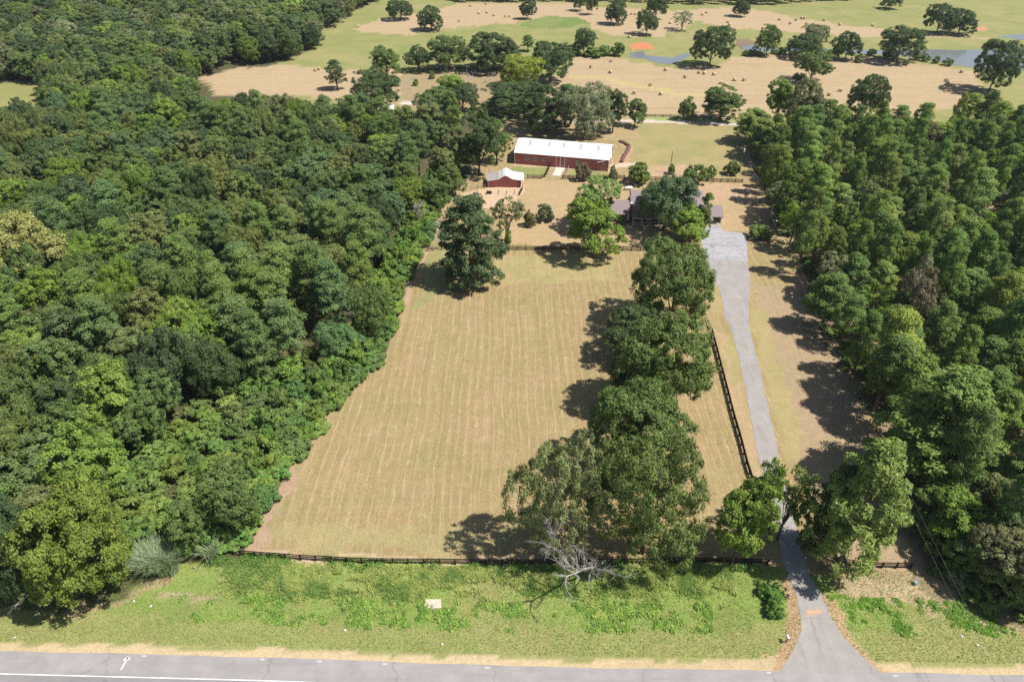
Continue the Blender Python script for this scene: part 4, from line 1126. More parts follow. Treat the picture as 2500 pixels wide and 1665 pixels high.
def barn():
    a, b = G(1257, 402.5), G(1484.6, 415)
    ang = math.atan2(b[1] - a[1], b[0] - a[0]) - .075
    a = (a[0], a[1] + 1.1)
    Lx, Dy, He, Hr = math.hypot(b[0] - a[0], b[1] - a[1]), 14.6, 4.05, 6.35
    e = empty('barn', (a[0], a[1], 0), ang)
    tag(e, 'long red metal barn with bright white roof at the back of the lot', 'barn')
    mb = MB()
    mb.add([(0, 0, -.3), (Lx, 0, -.3), (Lx, 0, He), (0, 0, He)], [(0, 1, 2, 3)])
    mb.add([(0, Dy, -.3), (Lx, Dy, -.3), (Lx, Dy, He), (0, Dy, He)], [(3, 2, 1, 0)])
    mb.build('wall', M_RED, e)
    mb = MB()
    for x, fl in ((0, True), (Lx, False)):
        f = (0, 1, 2, 3, 4)
        mb.add([(x, 0, -.3), (x, Dy, -.3), (x, Dy, He), (x, Dy / 2, Hr), (x, 0, He)], [f[::-1] if fl else f])
    mb.build('gable_wall', M_REDY, e)
    o = .35
    sl = (Hr - He) / (Dy / 2)
    roof = MB()
    prof = [(-o, He - o * sl + .03), (Dy / 2, Hr + .03), (Dy + o, He - o * sl + .03), (Dy + o, He - o * sl + .13), (Dy / 2, Hr + .14), (-o, He - o * sl + .13)]
    n = len(prof)
    roof.add([(-o, y, z) for y, z in prof] + [(Lx + o, y, z) for y, z in prof],
             [tuple(range(n)), tuple(range(2 * n - 1, n - 1, -1))] + [((i + 1) % n, i, n + i, n + (i + 1) % n) for i in range(n)])
    r = roof.build('roof', M_WROOF, e)
    MB().beam((-o, Dy / 2, Hr + .16), (Lx + o, Dy / 2, Hr + .16), .5, .06).build('ridge_cap', M_WHITE, r)
    for fx in (.135, .345, .50, .685, .87):
        x = Lx * fx
        y0, y1 = Dy * .28, Dy * .46
        MB().add([(x - .5, y0, He + y0 * sl + .155), (x + .5, y0, He + y0 * sl + .155), (x + .5, y1, He + y1 * sl + .155), (x - .5, y1, He + y1 * sl + .155)], [(0, 1, 2, 3)]).build('skylight', M_SKYL, r)
    for x, y in ((0, 0), (Lx, 0), (0, Dy), (Lx, Dy)):
        s = 1 if x else -1
        MB().box(x - .09 + s * .04, x + .09 + s * .04, y - .13 if y == 0 else y - .05, y + .05 if y == 0 else y + .13, -.2, He - .05).build('corner_trim', M_WHITE, e)
    for s, x in ((-1, 0), (1, Lx)):
        for y0, y1 in ((0, Dy / 2), (Dy, Dy / 2)):
            MB().beam((x + s * .05, y0, He), (x + s * .05, y1, Hr), .1, .2).build('gable_trim', M_WHITE, e)
    for zx in (372, 532, 692, 1350):
        x = (zx - 135) / (1920 - 135) * Lx
        w = MB()
        for q in ((x - .72, x + .72, 1.65, 1.77), (x - .72, x + .72, 2.63, 2.75), (x - .72, x - .6, 1.77, 2.63), (x + .6, x + .72, 1.77, 2.63), (x - .06, x + .06, 1.77, 2.63)):
            w.box(q[0], q[1], -.07, .02, q[2], q[3])
        f = w.build('window', M_WHITE, e)
        for d in (-.33, .33):
            MB().box(x + d - .27, x + d + .27, -.025, .02, 1.77, 2.63).build('pane', M_GLASS, f)
    x0, x1, x2 = [(v - 135) / 1785 * Lx for v in (935, 1016, 1100)]
    for xa, xb in ((x0, x1), (x1, x2)):
        d = MB().box(xa + .1, xb - .1, -.09, .0, .05, 3.75).build('door_leaf', M_RED, e)
        MB().box(xa + .1, xb - .1, -.115, -.09, 2.4, 2.52).build('door_rail', M_REDPLAIN, d)
    for x in (x0, x1, x2):
        MB().box(x - .09, x + .09, -.13, .01, -.1, 3.85).build('door_trim', M_WHITE, e)
    xs = (1835 - 135) / 1785 * Lx
    for d in (-.5, .5):
        MB().box(xs + d - .05, xs + d + .05, -.08, .01, 0, 2.6).build('door_trim', M_WHITE, e)
    MB().box(xs - .55, xs + .55, -.08, .01, 2.6, 2.72).build('door_trim', M_WHITE, e)
    MB().box(xs - .45, xs + .45, -.04, .01, .05, 2.6).build('side_door', M_REDPLAIN, e)
    MB().beam((xs - 2.2, -.35, 3.05), (xs + .3, -.35, 3.72), .5, .08).build('awning_bar', M_WHITE, e)
    xw = (1325 - 135) / 1785 * Lx
    MB().box(xw - .05, xw + .05, -.08, .01, 0, 2.2).build('downpipe', M_WHITE, e)
    # openings on the sunny end
    for y0, y1, h in ((3.0, 4.4, 2.6), (8.4, 11.0, 3.2)):
        fr = MB()
        fr.box(Lx, Lx + .09, y0 - .08, y0 + .08, 0, h).box(Lx, Lx + .09, y1 - .08, y1 + .08, 0, h).box(Lx, Lx + .09, y0 + .08, y1 - .08, h - .15, h)
        f = fr.build('end_door_frame', M_WHITE, e)
        MB().box(Lx, Lx + .045, y0 + .08, y1 - .08, .05, h - .15).build('end_door', M_REDY, f)
    MB().beam((Lx + .3, 4.6, 3.1), (Lx + .3, 6.6, 4.3), .45, .08).build('awning_bar', M_WHITE, e)
barn()
mb = MB()
q = W([(1359, 407.9), (1380, 409.2), (1367, 430.6), (1348, 428.9)])
mb.add([(x, y, .08) for x, y in q] + [(x, y, -.2) for x, y in q], [(3, 2, 1, 0), (0, 1, 5, 4), (1, 2, 6, 5), (2, 3, 7, 6), (3, 0, 4, 7)])
tag(mb.build('barn_ramp', M_CONC), 'pale concrete apron leading to the barn doors', None, None, 'structure')

def shed():
    a = G(1192, 458)
    yb = a[1] + .2
    e = empty('shed', (a[0] + 5.65, yb, 0), 0)
    tag(e, 'small red shed with wavy pale metal roof beside the corral', 'shed')
    D, o = 5.6, .55
    prof = [(-6.0, 2.45), (-4.6, 2.62), (-3.2, 2.80), (-2.2, 3.02), (-1.5, 3.42), (-.8, 3.92), (0, 4.22), (.8, 3.92), (1.5, 3.42), (2.2, 3.02), (3.2, 2.82), (4.6, 2.64), (6.0, 2.48)]
    def roofpart(p, mat, nm, parent):
        m = MB()
        n = len(p)
        q = [(x, z) for x, z in p] + [(x, z + .12) for x, z in p[::-1]]
        m.prism(q, -o, D + .3)
        return m.build(nm, mat, parent)
    r = roofpart(prof[3:], M_SHROOF, 'roof', e)
    r2 = roofpart(prof[:4], M_GROOF, 'weathered_roof_wing', e)
    r2['label'] = 'rusty grey roof wing'
    for (xa, za), (xb, zb) in zip(prof[:-1], prof[1:]):
        MB().beam((xa, -o - .03, za + .02), (xb, -o - .03, zb + .02), .05, .2).build('fascia', M_WHITE, r)
    w = MB()
    pr = [(-5.6, -.2)] + [(max(-5.6, min(5.0, x)), z - .02) for x, z in prof[:-1]] + [(5.0, 2.58), (5.0, -.2)]
    w.prism(pr[::-1], 0, .08)
    w.build('front_wall', M_RED, e)
    MB().box(-5.6, -5.52, .08, D, -.2, 2.46).build('side_wall', M_REDY, e)
    MB().box(4.92, 5.0, .08, D, -.2, 2.56).build('side_wall', M_REDY, e)
    MB().box(-5.6, 5.0, D, D + .08, -.2, 2.44).build('back_wall', M_RED, e)
    MB().box(5.0, 5.12, -.06, .2, -.2, 2.5).build('corner_trim', M_WHITE, e)
    MB().box(-5.74, -5.6, -.05, .1, -.2, 2.44).build('corner_trim', M_WHITE, e)
    MB().box(4.55, 4.75, -.5, -.32, -.2, 2.5).build('porch_post', M_FENCE, e)
shed()

def house():
    y0 = G(1545, 549)[1]
    x = lambda px, y=y0, z=2.6: xat(px, y, z)
    xl, xm, xr = x(1476), x(1545), x(1728)
    e = empty('house', ((xl + xr) / 2, y0, 0))
    cx = (xl + xr) / 2
    tag(e, 'brick house with mauve metal roof mostly hidden by trees', 'house')
    xl, xm, xr = xl - cx, xm - cx, xr - cx
    def gable(nm, xa, xb, ya, yb, ze, zr, parent, o=.35, mat=M_MAUVE):
        ym = (ya + yb) / 2
        sl = (zr - ze) / (ym - ya)
        p = [(ya - o, ze - o * sl), (ym, zr), (yb + o, ze - o * sl), (yb + o, ze - o * sl + .14), (ym, zr + .15), (ya - o, ze - o * sl + .14)]
        n = len(p)
        m = MB()
        m.add([(xa, y, z) for y, z in p] + [(xb, y, z) for y, z in p], [tuple(range(n)), tuple(range(2 * n - 1, n - 1, -1))] + [((i + 1) % n, i, n + i, n + (i + 1) % n) for i in range(n)])
        return m.build(nm, mat, parent)
    def body(nm, xa, xb, ya, yb, ze, zr, mat, parent):
        ym = (ya + yb) / 2
        m = MB()
        p = [(ya, -.3), (yb, -.3), (yb, ze), (ym, zr), (ya, ze)]
        n = 5
        m.add([(xa, y, z) for y, z in p] + [(xb, y, z) for y, z in p], [tuple(range(n)), tuple(range(2 * n - 1, n - 1, -1))] + [((i + 1) % n, i, n + i, n + (i + 1) % n) for i in range(n)])
        return m.build(nm, mat, parent)
    # wing
    body('wing_wall', xl, xm - .02, 1.6, 9.4, 2.75, 5.15, M_BRICK, e)
    gable('wing_roof', xl - .4, xm - .02, 1.6, 9.4, 2.8, 5.2, e)
    # main block
    body('wall', xm, xr, 2.2, 10.4, 3.0, 6.1, M_BRICK, e)
    mr = gable('roof', xm - .25, xr + .3, 1.3, 11.2, 2.75, 6.3, e)
    # rear ell
    gable('rear_roof', xm + 1.0, xr + 1.2, 11.4, 15.5, 3.4, 4.9, e)
    body('rear_wall', xm + 1.2, xr + 1.0, 11.6, 15.3, 3.3, 4.7, M_BRICK, e)
    # chimney at the joint
    c = MB().box(xm - .75, xm - .05, 1.2, 2.1, -.2, 6.0).build('chimney', M_BRICK, e)
    MB().box(xm - .82, xm + .02, 1.13, 2.17, 6.0, 6.2).build('chimney_cap', M_CONC, c)
    # porch
    MB().box(xm, xr - 3, -.6, 2.2, -.2, .15).build('porch_floor', M_CONC, e)
    m = MB()
    m.add([(xm - .2, -.7, 2.36), (xr - 3, -.7, 2.36), (xr - 3, 1.1, 2.95), (xm - .2, 1.1, 2.95), (xm - .2, -.7, 2.48), (xr - 3, -.7, 2.48), (xr - 3, 1.1, 3.07), (xm - .2, 1.1, 3.07)],
          [(0, 3, 2, 1), (4, 5, 6, 7), (0, 1, 5, 4), (1, 2, 6, 5), (2, 3, 7, 6), (3, 0, 4, 7)])
    m.build('porch_roof', M_MAUVE, e)
    MB().box(xm - .2, xr - 3, -.78, -.7, 2.24, 2.46).build('porch_fascia', M_TRIM, e)
    for k in range(8):
        xx = xm + .15 + k * 2.55
        MB().box(xx - .09, xx + .09, -.5, -.32, .15, 2.36).build('porch_post', M_WHITE, e)
    MB().box(xm + .2, xr - 3.2, -.44, -.38, .95, 1.03).build('porch_rail', M_WHITE, e)
    def window(xc, z0, y, w=1.0, h=1.3):
        m = MB()
        m.box(xc - w / 2 - .1, xc - w / 2, y - .08, y + .02, z0, z0 + h).box(xc + w / 2, xc + w / 2 + .1, y - .08, y + .02, z0, z0 + h)
        m.box(xc - w / 2 - .1, xc + w / 2 + .1, y - .08, y + .02, z0 + h, z0 + h + .1).box(xc - w / 2 - .1, xc + w / 2 + .1, y - .08, y + .02, z0 - .1, z0)
        m.box(xc - .03, xc + .03, y - .06, y + .02, z0, z0 + h).box(xc - w / 2, xc - .03, y - .05, y + .02, z0 + h / 2 - .03, z0 + h / 2 + .03).box(xc + .03, xc + w / 2, y - .05, y + .02, z0 + h / 2 - .03, z0 + h / 2 + .03)
        f = m.build('window', M_WHITE, e)
        MB().box(xc - w / 2, xc + w / 2, y - .02, y + .02, z0, z0 + h).build('pane', M_GLASS, f)
    for k in range(4):
        window(xm + 2.0 + k * 4.2, .9, 2.2)
    window(xl + 2.2, .9, 1.6, 1.5)
    window(xm - 2.2, .8, 1.6, 1.5, 1.6)
    for d in (-1.15, 1.15):
        MB().box(xm - 2.2 + d - .28, xm - 2.2 + d + .28, 1.52, 1.6, .7, 2.5).build('shutter', M_TRIM, e)
    MB().box(xm + 4.6, xm + 5.6, 2.12, 2.2, .15, 2.3).build('door', M_TRIM, e)
    # dormers
    for k in range(4):
        xc = xm + 2.6 + k * 4.6
        d = MB().box(xc - .8, xc + .8, 2.5, 5.2, 3.4, 4.9).build('dormer', M_TRIM, mr)
        m = MB()
        m.add([(xc - 1.0, 2.2, 4.85), (xc, 2.2, 5.75), (xc + 1.0, 2.2, 4.85), (xc - 1.0, 5.6, 4.85), (xc, 5.6, 5.75), (xc + 1.0, 5.6, 4.85)], [(0, 2, 1), (3, 4, 5), (0, 1, 4, 3), (1, 2, 5, 4), (2, 0, 3, 5)])
        m.build('dormer_roof', M_MAUVE, d)
        MB().box(xc - .42, xc + .42, 2.44, 2.5, 3.75, 4.75).build('dormer_window', M_GLASS, d)
    # carport
    ca, cb = x(1724, y0, 2.5) - cx, x(1768, y0, 2.6) - cx
    cr = gable('carport_roof', xr + .35, cb, .3, 7.6, 2.55, 4.1, e)
    for yy in (.4, 7.5):
        MB().box(cb - .45, cb - .25, yy, yy + .2, -.2, 2.6).build('carport_post', M_WHITE, e)
    MB().box(cb - .5, cb - .38, .9, 7.2, -.2, 2.5).build('carport_side_wall', M_TRIM, e)
    MB().box(xr + .4, cb - .55, .2, 7.4, -.2, .045).build('carport_floor', M_CONC, e)
house()

# ------------------------------------------------------------------ fences
POST = MB().box(-.09, .09, -.09, .09, -.35, 1.42).mesh('post', M_FENCE)
RAIL = MB().box(0, 1, -.03, .03, -.1, .1).mesh('rail', M_FENCE)
GPOST = MB().box(-.07, .07, -.07, .07, -.35, 1.3).mesh('grey_post', M_GREYW)
GRAIL = MB().box(0, 1, -.02, .02, -.06, .06).mesh('grey_rail', M_GREYW)
FR = random.Random(9)
def fence(pts, label, spacing=2.44, heights=(.35, .75, 1.18), px=True, pm=POST, rm=RAIL, name='board_fence'):
    P = W(pts) if px else pts
    s = sum(math.hypot(b[0] - a[0], b[1] - a[1]) for a, b in zip(P[:-1], P[1:]))
    n = max(2, int(round(s / spacing)) + 1)
    Q = resample(P, n)
    e = empty(name, (Q[0][0], Q[0][1], g1(*Q[0])))
    tag(e, label, 'fence')
    bx, by, bz = e.location
    tops = []
    for x, y in Q:
        z = g1(x, y)
        j = (FR.uniform(-.03, .03), FR.uniform(-.03, .03))
        link('post', pm, e, (x - bx, y - by, z - bz), (j[0], j[1], FR.uniform(-.05, .05)))
        tops.append((x, y, z))
    for a, b in zip(tops[:-1], tops[1:]):
        d = Vector(b) - Vector(a)
        rz = math.atan2(d.y, d.x)
        nx, ny = -math.sin(rz) * .1, math.cos(rz) * .1
        for h in heights:
            ja, jb = FR.uniform(-.03, .03), FR.uniform(-.03, .03)
            L = math.hypot(d.x, d.y)
            link('rail', rm, e, (a[0] - bx + nx, a[1] - by + ny, a[2] - bz + h + ja), (0, -math.atan2(d.z + jb - ja, L), rz), (d.length, 1, 1))
    return e
fence([(588, 1357), (740, 1368), (891, 1376), (1007, 1377), (1254, 1379), (1500, 1378), (1750, 1375), (1872, 1379)], 'dark board fence along the front of the paddock above the verge', heights=(.4, .8, 1.2))
fence([(2008, 1356), (2050, 1378), (2130, 1386), (2222, 1388)], 'dark board fence in pine shade on the pine wood side of the driveway mouth')
fence([(1219, 611.5), (1380, 611.5), (1520, 613), (1628, 614)], 'dark board cross fence between the paddock and the house yard')
fence([(1219, 611.5), (1225, 594)], 'short return of board fence beside the sparse grey tree', 1.9)
fence([(1737, 815), (1761, 908), (1776, 966), (1787, 1011), (1807, 1079), (1820, 1131), (1850, 1225), (1880, 1320)], 'dark board fence running alongside the driveway', heights=(.3, .6, .9, 1.2))
fence([(1953, 1306), (1972, 1308), (1985, 1335), (2008, 1356)], 'dark board wing fence beside the gate on the driveway', 2.0, (.25, .5, .75, 1.0, 1.25))
fence([(1287, 436.5), (1322, 437.2), (1331, 434), (1346, 402)], 'board corral fence curving from the shed to the barn apron')
fence([(1373, 437.5), (1449, 437.5), (1525, 437)], 'dark board fence between the barn apron and the dense round bush')
fence([(1583, 441), (1700, 444.5), (1812, 447)], 'dark board fence behind the house past the yard light pole')
fence([(1391, 402.5), (1385, 420), (1374, 437)], 'short board fence along the barn apron on the house side', pm=GPOST, rm=GRAIL)
fence([(1818, 386), (1832, 412), (1850, 452)], 'grey two-rail fence at the shaded pine wood edge', 3.0, (.6, 1.1), pm=GPOST, rm=GRAIL)
fence([(1540, 286), (1660, 288), (1795, 294)], 'thin dark fence along the hay field behind the lane', 3.2, (.5, 1.0), name='wire_fence')
fence([(1045, 173), (1110, 170), (1230, 171)], 'dark fence under the oaks behind the burial ground', 4.0, (.5, 1.0), name='wire_fence')
fence([(1150, 463), (1158, 460), (1185, 460)], 'pale post fence of the small pen beside the shed', 2.2, (.4, .9), pm=GPOST, rm=GRAIL)
fence([(1217, 474), (1236, 476), (1256, 474)], 'row of short stakes in the sandy pen before the shed', 2.4, (), pm=POST, name='stake_row')
fence([(1276, 462), (1268, 478)], 'short dark gate panel leaning at the shed corner', 2.4, (.4, .8, 1.2), name='pen_gate')
def box_thing(name, mat, px, w, d, h, label, cat, rz=0, lid=None):
    x, y = G(*px)
    e = empty(name, (x, y, g1(x, y)), rz)
    tag(e, label, cat)
    return e
e = box_thing('water_trough', M_BLACK, (1194, 473), 1, 1, 1, 'dark rectangular water trough in the sandy pen', 'trough')
MB().box(-.85, .85, -.45, .45, -.05, .1).build('base', M_BLACK, e)
for q in ((-.85, .85, -.45, -.38), (-.85, .85, .38, .45), (-.85, -.78, -.38, .38), (.78, .85, -.38, .38)):
    MB().box(q[0], q[1], q[2], q[3], .1, .75).build('side', M_BLACK, e)
MB().box(-.78, .78, -.38, .38, .1, .6).build('water', M_GLASS, e)

# ------------------------------------------------------------------ poles, wires, small things
def pole(px, h, label, lamp=False, trans=False, arm=True, mat=M_POLE, loc=None):
    x, y = loc or G(*px)
    e = empty('utility_pole', (x, y, g1(x, y)))
    tag(e, label, 'pole')
    MB().tube([(0, 0, -1), (0, 0, h * .5), (0, 0, h)], [.15, .13, .1], 8).build('shaft', mat, e)
    if arm:
        MB().box(-.75, .75, -.06, .06, h - .55, h - .43).build('crossarm', mat, e)
        for d in (-.65, .65):
            MB().tube([(d, 0, h - .43), (d, 0, h - .25)], [.05, .04], 6).build('insulator', M_WHITE, e)
    if trans:
        t = MB().tube([(.36, -.1, h - 2.2), (.36, -.1, h - 2.15), (.36, -.1, h - 1.15), (.36, -.1, h - 1.05)], [.2, .27, .27, .15], 10).build('transformer', M_WHITE, e, smooth=False)
        MB().box(.05, .2, -.13, -.05, h - 1.9, h - 1.4).build('bracket', M_BLACK, e)
    if lamp:
        MB().beam((0, 0, h - .2), (0, -.9, h + .1), .06, .06).build('lamp_arm', M_TRIM, e)
        MB().tube([(0, -.9, h + .12), (0, -1.0, h - .02), (0, -1.0, h - .14)], [.06, .2, .12], 8).build('lamp_head', M_WHITE, e)
    return (x, y, h)
p1 = pole((1805, 413), 8.3, 'wooden utility pole with white transformer at the back pine edge', trans=True)
p2 = pole((1878, 599), 8.0, 'dark utility pole beside the low spreading evergreen bush', lamp=True)
p3 = pole(None, 8.6, 'utility pole by the road where the overhead wires end', loc=(58.5, 26.0))
pole((1635, 421), 7.6, 'lone yard light pole behind the board fence', lamp=True, arm=False)
M_WIRE = plain('wire', (.2, .2, .21), .5, .05, 1, metal=.3)
for d in (-.65, .65):
    for a, b in ((p1, p2), (p2, p3)):
        pts = []
        for i in range(15):
            t = i / 14
            pts.append((a[0] + (b[0] - a[0]) * t + d, a[1] + (b[1] - a[1]) * t, a[2] - .27 + (b[2] - a[2]) * t - 4 * .9 * t * (1 - t)))
        o = MB().tube(pts, [.014] * 15, 5).build('power_wire', M_WIRE)
        far_ = a is p1
        tag(o, 'overhead wire between the transformer pole and the pole by the evergreen bush' if far_ else 'overhead wire along the pine wood edge down to the road', 'wire', 'wires of the far span' if far_ else 'wires of the near span')

# propane tank
x, y = G(1534, 464)
e = empty('propane_tank', (x, y, 0), .12)
tag(e, 'white horizontal gas tank on the yard grass behind the house', 'gas tank')
MB().tube([(-1.3, 0, .75), (-1.22, 0, .75), (-1.05, 0, .75), (1.05, 0, .75), (1.22, 0, .75), (1.3, 0, .75)], [.12, .36, .48, .48, .36, .12], 14).build('tank', M_WHITE, e, smooth=True)
MB().tube([(0, 0, 1.2), (0, 0, 1.4)], [.2, .16], 10).build('dome_lid', M_WHITE, e)
for d in (-.75, .75):
    MB().box(d - .1, d + .1, -.35, .35, -.05, .36).build('leg', M_TRIM, e)
# mailbox
x, y = G(1919, 1567)
e = empty('mailbox', (x, y, g1(x, y)), .05)
tag(e, 'white arched mailbox on a dark post beside the driveway mouth', 'mailbox')
MB().box(-.06, .06, -.06, .06, -.3, 1.05).build('post', M_BLACK, e)
n = 9
arch = [(.17 * math.cos(math.pi * k / (n - 1)), 1.22 + .17 * math.sin(math.pi * k / (n - 1))) for k in range(n)]
bx_ = MB().prism([(.17, 1.05)] + arch + [(-.17, 1.05)], -.32, .3).build('box', M_WHITE, e)
MB().prism([(.155, 1.06)] + [(x_ * .92, z_ - .01) for x_, z_ in arch] + [(-.155, 1.06)], -.345, -.322).build('door', M_BLACK, bx_)
MB().box(.172, .19, -.1, -.06, 1.15, 1.45).build('flag', plain('flag_red', (.5, .05, .04), .6), bx_)
# marker posts
def marker(px, h, mats, label, base=None):
    x, y = G(*px)
    e = empty('marker_post', (x, y, g1(x, y)), .3)
    tag(e, label, 'marker post')
    MB().box(-.05, .05, -.03, .03, -.3, h * .75).build('shaft', mats[0], e)
    MB().box(-.06, .06, -.04, .04, h * .75, h).build('tip', mats[1], e)
    if base:
        MB().box(-.28, .28, -.5, -.1, -.1, .55).build('pedestal', base, e)
M_ORANGE = plain('orange_plastic', (.75, .17, .03), .5, .08, 2)
marker((478, 1388), 1.3, (M_WHITE, M_ORANGE), 'white marker post with orange tip at the wood corner above the verge')
marker((2232, 1420), 1.3, (M_WHITE, M_WHITE), 'white marker post behind a grey-green utility pedestal in pine shade', plain('pedestal_green', (.25, .34, .33), .6, .1, 2))
# culvert headwall
x, y = G(1056, 1474)
e = empty('culvert_headwall', (x, y, g1(x, y)), 0)
tag(e, 'pale concrete culvert end set in the green verge', 'culvert')
MB().add([(-1.3, -.3, .15), (1.3, -.3, .15), (1.15, 1.0, .42), (-1.25, 1.0, .42), (-1.3, -.3, -.3), (1.3, -.3, -.3), (1.15, 1.0, -.3), (-1.25, 1.0, -.3)],
         [(0, 1, 2, 3), (0, 4, 5, 1), (1, 5, 6, 2), (2, 6, 7, 3), (3, 7, 4, 0)]).build('slab', plain('pale_concrete', (.54, .455, .345), .9, .14, 1.2, bump=.02), e)
MB().tube([(-.1, -.6, .0), (-.1, .2, .02)], [.3, .3], 12).build('pipe', M_GREYW, e)
# brushy earth bank beside the barn
q = resample(W([(1512, 346), (1527, 352), (1536, 358), (1533, 368), (1522, 384), (1517, 398)]), 16)
mb = MB()
mb.tube([(x - q[0][0], y - q[0][1], .1) for x, y in q], [.25 + .35 * abs(math.sin(i * 1.7)) + .25 for i in range(16)], 7)
o = mb.build('earth_bank', plain('dark_earth', (.15, .085, .06), .95, .4, 1.5, bump=.1), None, (q[0][0], q[0][1], 0))
tag(o, 'curved low bank of dark reddish earth beside the barn', 'earth bank')
# blue panel
x, y = G(1845, 440)
e = empty('blue_panel', (x, y, 0), 0)
tag(e, 'small pale blue panel leaning on the grey two-rail fence', 'panel')
MB().add([(-.1, -1.2, .05), (-.06, -1.2, .05), (.75, -1.2, 1.2), (.71, -1.2, 1.2), (-.7, 1.2, .05), (-.66, 1.2, .05), (.1, 1.2, 1.2), (.06, 1.2, 1.2)], [(0, 1, 2, 3), (7, 6, 5, 4), (0, 3, 7, 4), (1, 5, 6, 2), (3, 2, 6, 7), (0, 4, 5, 1)]).build('sheet', M_BLUE, e)
MB().beam((.7, -1.25, 1.22), (.05, 1.25, 1.22), .07, .06).build('top_edge', M_TRIM, e)
# low white roof between trees near the burial ground
x, y = G(935, 283)
e = empty('low_shed', (x, y, 0), .05)
tag(e, 'low white-roofed shed half hidden by trees at the lane end', 'shed')
MB().box(-4.2, 4.2, 0, 4.5, -.2, 2.5).build('wall', M_TRIM, e)
MB().add([(-4.6, -.4, 2.52), (4.6, -.4, 2.52), (4.6, 4.9, 3.3), (-4.6, 4.9, 3.3), (-4.6, -.4, 2.62), (4.6, -.4, 2.62), (4.6, 4.9, 3.4), (-4.6, 4.9, 3.4)], [(0, 3, 2, 1), (4, 5, 6, 7), (0, 1, 5, 4), (1, 2, 6, 5), (2, 3, 7, 6), (3, 0, 4, 7)]).build('roof', M_WHITE, e)
# litter on the verge
M_LIT = plain('litter', (.75, .75, .74), .6, .05, 2)
lit = MB().add([(-.18, -.12, .03), (.16, -.15, .06), (.2, .1, .02), (0, .16, .09), (-.2, .08, .05)], [(0, 1, 2, 3, 4), (4, 3, 2, 1, 0)]).mesh('litter', M_LIT)
for px in ((323, 1461), (365, 1473), (420, 1445), (842, 1534), (2390, 1570), (2352, 1548), (1080, 1570), (35, 1555)):
    x, y = G(*px)
    tag(link('litter', lit, None, (x, y, g1(x, y) + .08), (0, 0, px[0]), (.9, .9, .9)), 'scrap of white litter on the verge grass', 'litter', 'litter on the verge')

# ------------------------------------------------------------------ hay bales, headstones
def bale_mesh():
    m = MB()
    prof = [(-.76, .0), (-.72, .5), (-.76, .52), (-.76, .72), (-.70, .78), (-.25, .80), (.25, .80), (.70, .78), (.76, .72), (.76, .52), (.72, .5), (.76, .0)]
    n = 18
    for i, (x, r) in enumerate(prof):
        for k in range(n):
            a = 2 * math.pi * k / n
            m.v.append((x, max(r, .01) * math.cos(a), .76 + max(r, .01) * math.sin(a)))
    for i in range(len(prof) - 1):
        for k in range(n):
            m.f.append((i * n + k, i * n + (k + 1) % n, (i + 1) * n + (k + 1) % n, (i + 1) * n + k))
    return m.mesh('hay_bale', plain('straw_bale', (.50, .40, .255), .95, .25, 3.5, bump=.05, streak=(1, 3, 3)))
BALE = bale_mesh()
bl2 = [(955, 42), (1060, 27), (1010, 90), (1065, 87), (1112, 105), (1188, 113), (1215, 113), (880, 145), (205, 180), (1895, 412), (1762, 450), (1890, 487), (1780, 562), (2158, 572), (2048, 625), (2228, 632), (2260, 470), (1975, 163), (2028, 97), (2055, 97), (2080, 93), (2290, 157), (2017, 250), (1805, 257)]
bl3 = [(205, 100), (232, 85), (360, 107), (375, 150), (387, 168), (720, 133), (790, 160), (830, 137), (868, 124), (885, 124), (1020, 138), (1122, 168), (1343, 173), (770, 402), (1088, 457), (92, 518), (183, 490), (217, 495), (283, 500), (420, 538), (485, 538), (328, 558), (350, 568), (1835, 542), (1840, 562), (1937, 484), (1126, 608), (1053, 636)]
NEARH = W(Z2([(1560, 380), (2355, 400)]) + Z3([(2200, 400), (2200, 800), (0, 800)]) + Z2([(1400, 800)]))
for px in Z2(bl2) + Z3(bl3) + [(770, 173), (779, 170)]:
    x, y = G(px[0], px[1] + 1.5)
    near_ = px[1] > 138
    left_ = px[0] < 790
    lab = 'round hay bale on the small hay strip by the lone dark pine' if left_ else 'round hay bale on the hay field between the pond and the lane' if near_ else 'round hay bale on the upper hay fields beyond the pond'
    tag(link('hay_bale', BALE, None, (x, y, -.03), (0, 0, FR.uniform(0, 3.1)), (.95, .95, .95)), lab, 'hay bale', 'bales on the small strip' if left_ else 'bales on the near hay field' if near_ else 'bales on the upper hay fields')
M_STONE = plain('pale_headstone', (.66, .64, .61), .7, .1, 2)
def stone(w, h):
    arch_ = [(w / 2 * math.cos(math.pi * k / 8), h - w / 2 * .7 + w / 2 * .7 * math.sin(math.pi * k / 8)) for k in range(9)]
    return MB().prism([(w / 2, -.2)] + arch_ + [(-w / 2, -.2)], -.1, .1).mesh('headstone', M_STONE)
ST = [stone(.6, 1.0), stone(.8, .75), stone(.5, 1.3)]
zs = zz(960, 130, .1953)
for i, px in enumerate(zs([(105, 345), (115, 372), (125, 388), (150, 365), (205, 342), (225, 332), (250, 318), (120, 465), (150, 442), (180, 442), (210, 442), (360, 328), (805, 252), (880, 252), (920, 228), (980, 243), (1045, 258), (1030, 252), (1190, 262), (1260, 268), (1272, 268), (965, 328), (980, 320), (1130, 378), (1150, 362), (1070, 432), (270, 560), (1165, 352), (1215, 332), (950, 300), (1000, 262), (1090, 262)])):
    x, y = G(px[0], px[1] + 2)
    up = px[0] > 1100
    tag(link('headstone', ST[i % 3], None, (x, y, 0), (0, 0, FR.uniform(-.15, .15)), (1.15, 1.15, 1.15)), 'small pale headstone at the oak-shaded end of the burial ground' if up else 'small pale headstone near the saplings in the burial ground', 'headstone', 'headstones near the oaks' if up else 'headstones near the saplings')

